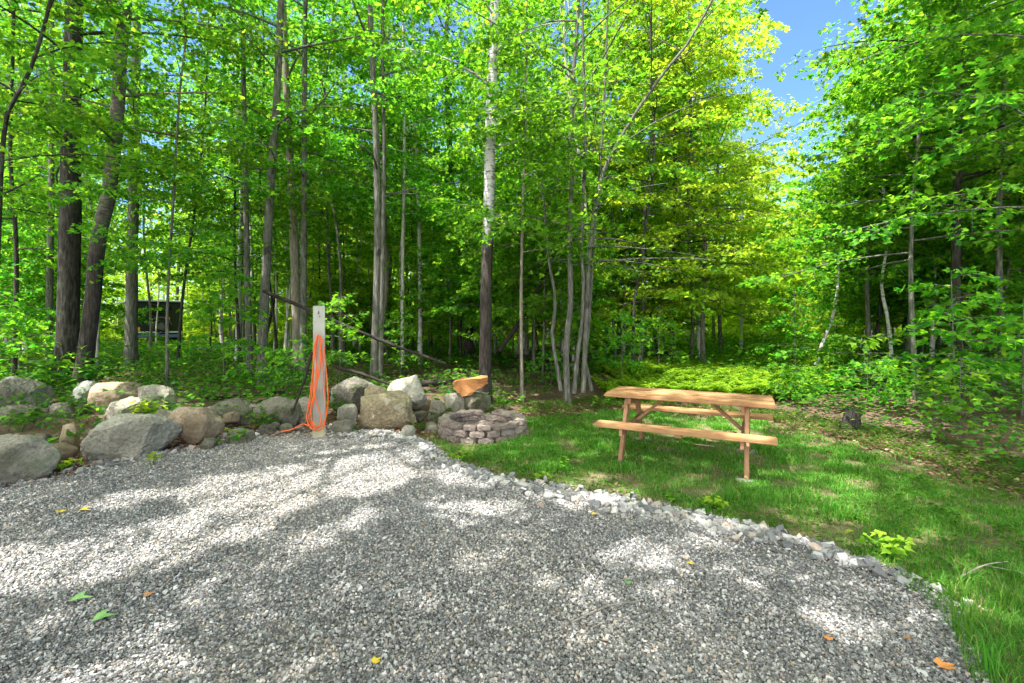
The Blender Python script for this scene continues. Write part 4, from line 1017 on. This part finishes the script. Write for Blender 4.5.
# ------------------------------------------------------------------ picnic table
def picnic_table():
    root = empty('picnic_table', (2.13, 5.725, -.012), math.radians(-27.3)); tag(root, 'stained wooden picnic table with attached benches on the lawn', 'picnic table')
    Lh = .925; n = 5; pw = .142; gp = .008; th = .038; r = np.random.default_rng(1)
    top = None
    y0 = -(n * pw + (n - 1) * gp) / 2 + pw / 2
    tb = empty('tabletop', (0, 0, 0)); bpy.data.objects.remove(tb)
    bm = bmesh.new()
    for k in range(n):
        box_bm(2 * Lh + r.uniform(-.012, .012), pw, th, .006, 2, (r.uniform(-.004, .004), y0 + k * (pw + gp), .742 + r.uniform(-.0015, .0015)), None, bm)
    bm_obj('tabletop', bm, M['cedar'], root)
    for s in (-1, 1):
        bm = bmesh.new()
        box_bm(2 * Lh + .02, .235, th, .007, 2, (0, s * .66, .446), None, bm)
        bm_obj('bench_seat', bm, M['cedar'], root)
    for ex in (-.66, .66):
        for s in (-1, 1):
            bm_obj('leg', beam_bm((ex, s * .60, .0), (ex, s * .235, .72), .045, .10, up=(1, 0, 0)), M['cedar_end'], root)
        bm_obj('seat_beam', beam_bm((ex + .04 * (1 if ex < 0 else -1), -.76, .386), (ex + .04 * (1 if ex < 0 else -1), .76, .386), .038, .082, up=(1, 0, 0)), M['cedar_end'], root)
        bm_obj('top_beam', beam_bm((ex + .04 * (1 if ex < 0 else -1), -.34, .682), (ex + .04 * (1 if ex < 0 else -1), .34, .682), .038, .078, up=(1, 0, 0)), M['cedar_end'], root)
        e = 1 if ex < 0 else -1
        bm_obj('brace', beam_bm((ex + e * .062, 0, .40), (ex + e * .42, 0, .715), .07, .036, up=(0, 1, 0)), M['cedar_end'], root)
    bm_obj('cleat', beam_bm((0.02, -.33, .704), (0.02, .33, .704), .07, .036, up=(1, 0, 0)), M['cedar_end'], root)
    for s in (-1, 1):
        bm_obj('seat_cleat', beam_bm((0, s * .66 - .10, .409), (0, s * .66 + .10, .409), .07, .034, up=(1, 0, 0)), M['cedar_end'], root)
    # bolts
    for ex in (-.66, .66):
        for s in (-1, 1):
            bm = bmesh.new(); bmesh.ops.create_cone(bm, cap_ends=True, segments=10, radius1=.011, radius2=.009, depth=.008)
            o = bm_obj('bolt', bm, M['steel'], root, False, (ex + (.023 if ex > 0 else -.023), s * .405, .386)); o.rotation_euler = (0, math.pi / 2, 0)
    return root
tbl = picnic_table()
bpy.context.view_layer.update()
SLAB = [(-.66, -.62, 'flat pale stone slab under the front left leg of the picnic table'), (.66, -.62, 'flat pale stone slab under the front right leg of the picnic table'), (-.66, .62, 'flat pale stone slab under the rear left leg of the picnic table'), (.66, .62, 'flat pale stone slab under the rear right leg of the picnic table')]
for k, (u, v, lab) in enumerate(SLAB):
    p = tbl.matrix_world @ Vector((u, v, 0)); me = rock_mesh('foot_slab', (.11 + .04 * (k % 2) * (k > 1), .10, .018), 700 + k, 'paver', 10, 4, .04)
    o = obj('foot_slab', me, None, (p.x, p.y, -.012)); tag(o, lab, 'stone slab', 'stone slabs under the table legs')

# ------------------------------------------------------------------ fire ring
def fire_ring():
    root = empty('fire_ring', (-.43, 6.95, -.012)); tag(root, 'round fire ring of stacked brownish concrete blocks on the grass', 'fire ring')
    r = np.random.default_rng(8); R = .655; n = 17; hh = .088; cols = 3
    for c in range(cols):
        for k in range(n):
            a = (k + .5 * (c % 2) + r.uniform(-.10, .10)) / n * 2 * math.pi
            if c == 2 and (math.sin(a) > .72 and .02 < math.cos(a) < .42): continue      # a gap in the top course at the back
            wdt = 2 * math.pi * R / n * r.uniform(.78, .97); dp = .17 * r.uniform(.85, 1.1); h = hh * (.97 if c < 2 else .80)
            rr = R - dp / 2 + r.uniform(-.022, .012); bm = box_bm(wdt, dp, h, .012, 2)
            off = r.uniform(0, 60, 3)
            bmesh.ops.subdivide_edges(bm, edges=[e for e in bm.edges if e.calc_length() > .05], cuts=3, use_grid_fill=True)
            for v in bm.verts:
                v.co.x *= 1 - .22 * (v.co.y / dp + .0) * (1 if True else 0)
                v.co += Vector(mnoise.noise_vector(v.co * 11 + Vector(off))) * .010 + Vector(mnoise.noise_vector(v.co * 34 + Vector(off))) * .009
            o = bm_obj('block', bm, M['block'], root, False, (math.cos(a) * rr, math.sin(a) * rr, hh * c + h / 2 - .005))
            o.rotation_euler = (r.normal(0, .025), r.normal(0, .03), a - math.pi / 2 + r.normal(0, .08))
    bm = bmesh.new(); bmesh.ops.create_circle(bm, cap_ends=True, segments=28, radius=.52)
    bm_obj('ash_bed', bm, M['ash'], root, False, (0, 0, .03))
fire_ring()

# ------------------------------------------------------------------ utility post and cord
def utility_post():
    d = 6.66; x = (319 - CX) / F * d; root = empty('utility_post', (x, d, -.02), math.radians(24)); tag(root, 'tall pale grey wooden utility post at the gravel edge', 'post')
    w = .155; H = CAMH - (306 - HY) / F * d + .02
    bm = box_bm(w, w, H - .24, .006, 2, (0, 0, .24 + (H - .24) / 2)); bm_obj('post_body', bm, M['post_wood'], root)
    bm = box_bm(w * 1.08, w * 1.08, .25, .01, 2, (0, 0, .118), None, None, .004); bm_obj('post_foot', bm, M['post_base'], root)
    bm = box_bm(.012, .10, .95, .003, 1, (w / 2 + .007, 0, .72)); bm_obj('side_board', bm, M['post_side'], root)  # thin added panel carrying the painted shade of the post's right side
    bm = box_bm(.014, .012, .05, .002, 1, (.06, w * .5 - .02, H + .02)); bm_obj('splinter', bm, M['post_wood'], root)
    # a small dark mark near the top of the face
    bm = bmesh.new(); yf = -w / 2 - .003
    box_bm(.010, .003, .042, .001, 1, (-.006, yf, H - .095), None, bm); box_bm(.020, .003, .009, .001, 1, (-.012, yf - .0015, H - .105), None, bm); box_bm(.008, .003, .026, .001, 1, (.008, yf, H - .150), None, bm)
    bm_obj('painted_mark', bm, M['ink'], root)
    bm = bmesh.new(); bmesh.ops.create_cone(bm, cap_ends=True, segments=8, radius1=.008, radius2=.008, depth=.06); bm.transform(Matrix.Rotation(math.pi / 2, 4, 'X'))
    bm_obj('hook', bm, M['steel'], root, False, (0, -w / 2 - .03, CAMH - (335 - HY) / F * d + .02))
    # the cord: strands looped over the hook, one end trailing off
    def pp(px, py, dy=0): return W(px, py, 6.50 + dy)
    strands = [[(318, 334), (314, 348), (313, 375), (311, 400), (307, 414), (309, 426), (317, 431), (324, 426), (326, 410), (324, 385), (322, 352), (319, 335)],
               [(319, 335), (323, 342), (326, 368), (328, 395), (327, 412), (322, 426), (313, 425), (311, 410), (314, 392), (316, 370), (316, 350), (318, 334)],
               [(317, 336), (315, 352), (317, 376), (314, 394), (311, 408), (312, 421), (318, 428), (321, 418), (317, 404), (315, 392), (319, 374), (321, 354), (320, 336)],
               [(318, 335), (314, 358), (311, 388), (308, 408), (307, 420), (313, 430)],
               [(319, 336), (320, 356), (317, 382), (313, 404), (309, 418), (316, 429), (322, 420)],
               [(309, 426), (303, 424), (297, 427), (290, 430), (281, 431.5)]]
    lst = []; rr = np.random.default_rng(4)
    for k, s in enumerate(strands):
        P = np.array([pp(a, b, -.02 * (k % 3) + rr.uniform(-.012, .012)) for a, b in s])
        if k == 5:
            P = np.array([pp(a, b, -.02 + .02 * i) for i, (a, b) in enumerate(s)])
        P[:, 2] = np.maximum(P[:, 2], .012); q = resample(P, 60); lst.append(tube(q, np.full(60, .0078), 6))
    base = pp(318, 335); v, f = merge(lst); o = obj('extension_cord', mesh_np('extension_cord', [(v - base, f, 0)], [M['cord']], True), None, tuple(base)); tag(o, 'orange extension cord looped on the utility post and trailing on the gravel', 'cord')
utility_post()

# ------------------------------------------------------------------ trailer in the woods
def trailer_obj():
    d = 30.0; x = (160 - CX) / F * d; z0 = hz(x, d); ang = math.atan2(.66, -.75) - math.pi / 2
    root = empty('camper_trailer', (x, d, z0), ang); tag(root, 'dark camper trailer parked far back in the left woods', 'trailer')
    w, L, b, h = 2.5, 5.6, .62, 2.75
    bm_obj('body', box_bm(w, L, h - b, .12, 3, (0, L / 2, (h + b) / 2)), M['trailer_dark'], root, False)
    bm_obj('roof', box_bm(w + .06, L + .06, .10, .04, 2, (0, L / 2, h + .052)), M['trailer_white'], root)
    bm_obj('bumper', box_bm(w * .94, .16, .20, .03, 2, (0, -.14, .56)), M['trailer_blue'], root)
    bm_obj('lower_trim', box_bm(w * .96, .03, .10, .01, 1, (0, -.018, .80)), M['trailer_white'], root)
    bm = bmesh.new(); 
    V, Fq = tube(np.array([[math.cos(t) * .33, -.16, 1.18 + math.sin(t) * .33] for t in np.linspace(0, 2 * math.pi, 25)]), np.full(25, .10), 8)
    sp = obj('spare_wheel', mesh_np('spare_wheel', [(V, Fq, 0)], [M['rubber']], True), root)
    bm = bmesh.new(); bmesh.ops.create_cone(bm, cap_ends=True, segments=24, radius1=.25, radius2=.22, depth=.10); bm.transform(Matrix.Translation((0, -.14, 1.18)) @ Matrix.Rotation(math.pi / 2, 4, 'X')); bm_obj('rim', bm, M['trailer_grey'], sp)
    V, Fq = tube(np.array([[math.cos(t) * .62, -.03, 1.12 + math.sin(t) * .62] for t in np.linspace(.25, 2.9, 20)]), np.full(20, .035), 6)
    obj('trim_arc', mesh_np('trim_arc', [(V, Fq, 0)], [M['trailer_grey']], True), root)
    win = bm_obj('window', box_bm(1.2, .04, .5, .05, 2, (0, -.012, 2.2)), M['glass'], root)
    for s in (-1, 1):
        bm_obj('tail_light', box_bm(.12, .05, .26, .02, 2, (s * 1.08, -.02, 1.0)), M['orange'], root)
        for yy in (2.5, 3.35):
            V, Fq = tube(np.array([[s * (w / 2 - .14), yy + math.cos(t) * .24, .36 + math.sin(t) * .24] for t in np.linspace(0, 2 * math.pi, 21)]), np.full(21, .11), 8)
            wh = obj('wheel', mesh_np('wheel', [(V, Fq, 0)], [M['rubber']], True), root)
            bm = bmesh.new(); bmesh.ops.create_cone(bm, cap_ends=True, segments=18, radius1=.2, radius2=.2, depth=.12); bm.transform(Matrix.Translation((s * (w / 2 - .14), yy, .36)) @ Matrix.Rotation(math.pi / 2, 4, 'Y')); bm_obj('rim', bm, M['trailer_grey'], wh)
        bm_obj('side_window', box_bm(.03, 1.1, .5, .01, 2, (s * (w / 2 + .004), 1.5, 1.95)), M['glass'], root)
    bm_obj('marker', box_bm(.26, .04, .16, .01, 1, (.38, -.03, 1.68)), M['orange'], root)
    bm_obj('hitch', box_bm(.12, 1.1, .12, .02, 1, (0, L + .5, .5)), M['trailer_grey'], root)
trailer_obj()

# labels of the border stones, from where they lie
BL = [(g[0], n) for g, n in (((320, 0), 'the utility post'),)]
marks = [(300, 'below the utility post'), (360, 'below the lichen spotted boulder'), (425, 'in front of the fire ring'), (500, 'right of the fire ring'), (560, 'at the sunlit lawn spot'), (600, 'left of the table front bench'), (650, 'below the left end of the table bench'), (690, 'below the middle of the table bench'), (730, 'in front of the right table legs'), (780, 'right of the table legs'), (830, 'left of the bushy lime weed'), (880, 'right of the bushy lime weed'), (930, 'beside the tall grass tufts')]
bc = {}
for o, s in BST:
    p = px_of(o.location.x, o.location.y); k = max([q for q in range(len(marks)) if marks[q][0] <= p] or [0]); bc.setdefault(k, []).append((p, s, o))
SZ = ['largest', 'second largest', 'third largest', 'fourth largest', 'fifth largest', 'sixth largest', 'seventh largest', 'eighth largest', 'ninth largest', 'tenth largest', 'eleventh largest', 'twelfth largest']
for k, lst in bc.items():
    lst.sort(key=lambda a: -a[1])
    for q, (p, s, o) in enumerate(lst):
        if q < 4: lab = f'{SZ[q]} angular border stone {marks[k][1]}'
        else: lab = f'small loose border stone among others {marks[k][1]}'
        tag(o, lab, 'stone', 'loose stones along the gravel border' if q < 4 else f'loose border stones {marks[k][1]}')

# ------------------------------------------------------------------ camera, light
cam = bpy.data.cameras.new('camera'); co = bpy.data.objects.new('camera', cam); COL.objects.link(co)
cam.sensor_width = 36; cam.lens = F * 36 / 1024; cam.shift_y = -(341.5 - HY) / 1024; cam.clip_end = 3000; cam.clip_start = .05
co.location = (0, 0, CAMH); co.rotation_euler = (math.pi / 2, 0, 0); SC.camera = co

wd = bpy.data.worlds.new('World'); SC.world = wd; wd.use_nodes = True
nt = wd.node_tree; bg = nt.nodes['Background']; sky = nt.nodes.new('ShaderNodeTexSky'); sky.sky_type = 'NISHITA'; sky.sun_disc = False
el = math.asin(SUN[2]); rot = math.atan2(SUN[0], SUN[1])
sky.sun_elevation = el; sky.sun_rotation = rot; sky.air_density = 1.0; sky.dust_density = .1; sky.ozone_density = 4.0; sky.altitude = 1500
# unseen bright cloud added overhead and behind the camera for fill; blue sky ahead
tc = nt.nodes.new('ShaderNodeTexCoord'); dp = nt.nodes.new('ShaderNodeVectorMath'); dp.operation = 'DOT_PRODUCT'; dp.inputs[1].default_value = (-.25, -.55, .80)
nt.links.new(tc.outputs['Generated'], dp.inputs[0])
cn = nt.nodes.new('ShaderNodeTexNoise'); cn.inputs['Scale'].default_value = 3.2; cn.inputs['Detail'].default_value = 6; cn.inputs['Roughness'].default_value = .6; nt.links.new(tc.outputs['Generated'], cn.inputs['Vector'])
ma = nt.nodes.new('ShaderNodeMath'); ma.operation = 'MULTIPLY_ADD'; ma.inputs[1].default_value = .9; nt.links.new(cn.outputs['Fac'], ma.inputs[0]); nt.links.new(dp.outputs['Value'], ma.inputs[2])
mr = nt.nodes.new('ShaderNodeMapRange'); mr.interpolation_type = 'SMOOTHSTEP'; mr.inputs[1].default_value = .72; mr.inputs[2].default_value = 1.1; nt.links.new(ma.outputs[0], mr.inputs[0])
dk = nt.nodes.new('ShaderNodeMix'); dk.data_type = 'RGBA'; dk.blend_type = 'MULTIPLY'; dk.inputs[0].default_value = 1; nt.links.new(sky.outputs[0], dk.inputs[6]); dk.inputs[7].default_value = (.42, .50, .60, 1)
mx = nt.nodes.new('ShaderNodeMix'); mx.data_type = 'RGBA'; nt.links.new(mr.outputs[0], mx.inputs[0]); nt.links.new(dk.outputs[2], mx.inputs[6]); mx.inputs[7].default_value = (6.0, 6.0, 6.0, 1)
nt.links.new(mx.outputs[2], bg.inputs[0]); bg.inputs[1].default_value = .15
sl = bpy.data.lights.new('sun', 'SUN'); sl.energy = 3.4; sl.angle = math.radians(.53); sl.color = (1, .975, .94)
so = bpy.data.objects.new('sun', sl); COL.objects.link(so); so.rotation_euler = Vector(SUN).to_track_quat('Z', 'Y').to_euler(); so.location = (0, 0, 30)

SC.view_settings.view_transform = 'Standard'; SC.view_settings.look = 'None'; SC.view_settings.gamma = 1; SC.view_settings.use_curve_mapping = False
SC.view_settings.exposure = 2.25

cy = SC.cycles
SC.render.engine = 'CYCLES'
cy.max_bounces = 8; cy.diffuse_bounces = 5; cy.glossy_bounces = 2; cy.transmission_bounces = 6; cy.transparent_max_bounces = 4
cy.sample_clamp_indirect = 8; cy.use_denoising = True; cy.use_adaptive_sampling = True; cy.adaptive_threshold = .02
cy.caustics_reflective = False; cy.caustics_refractive = False
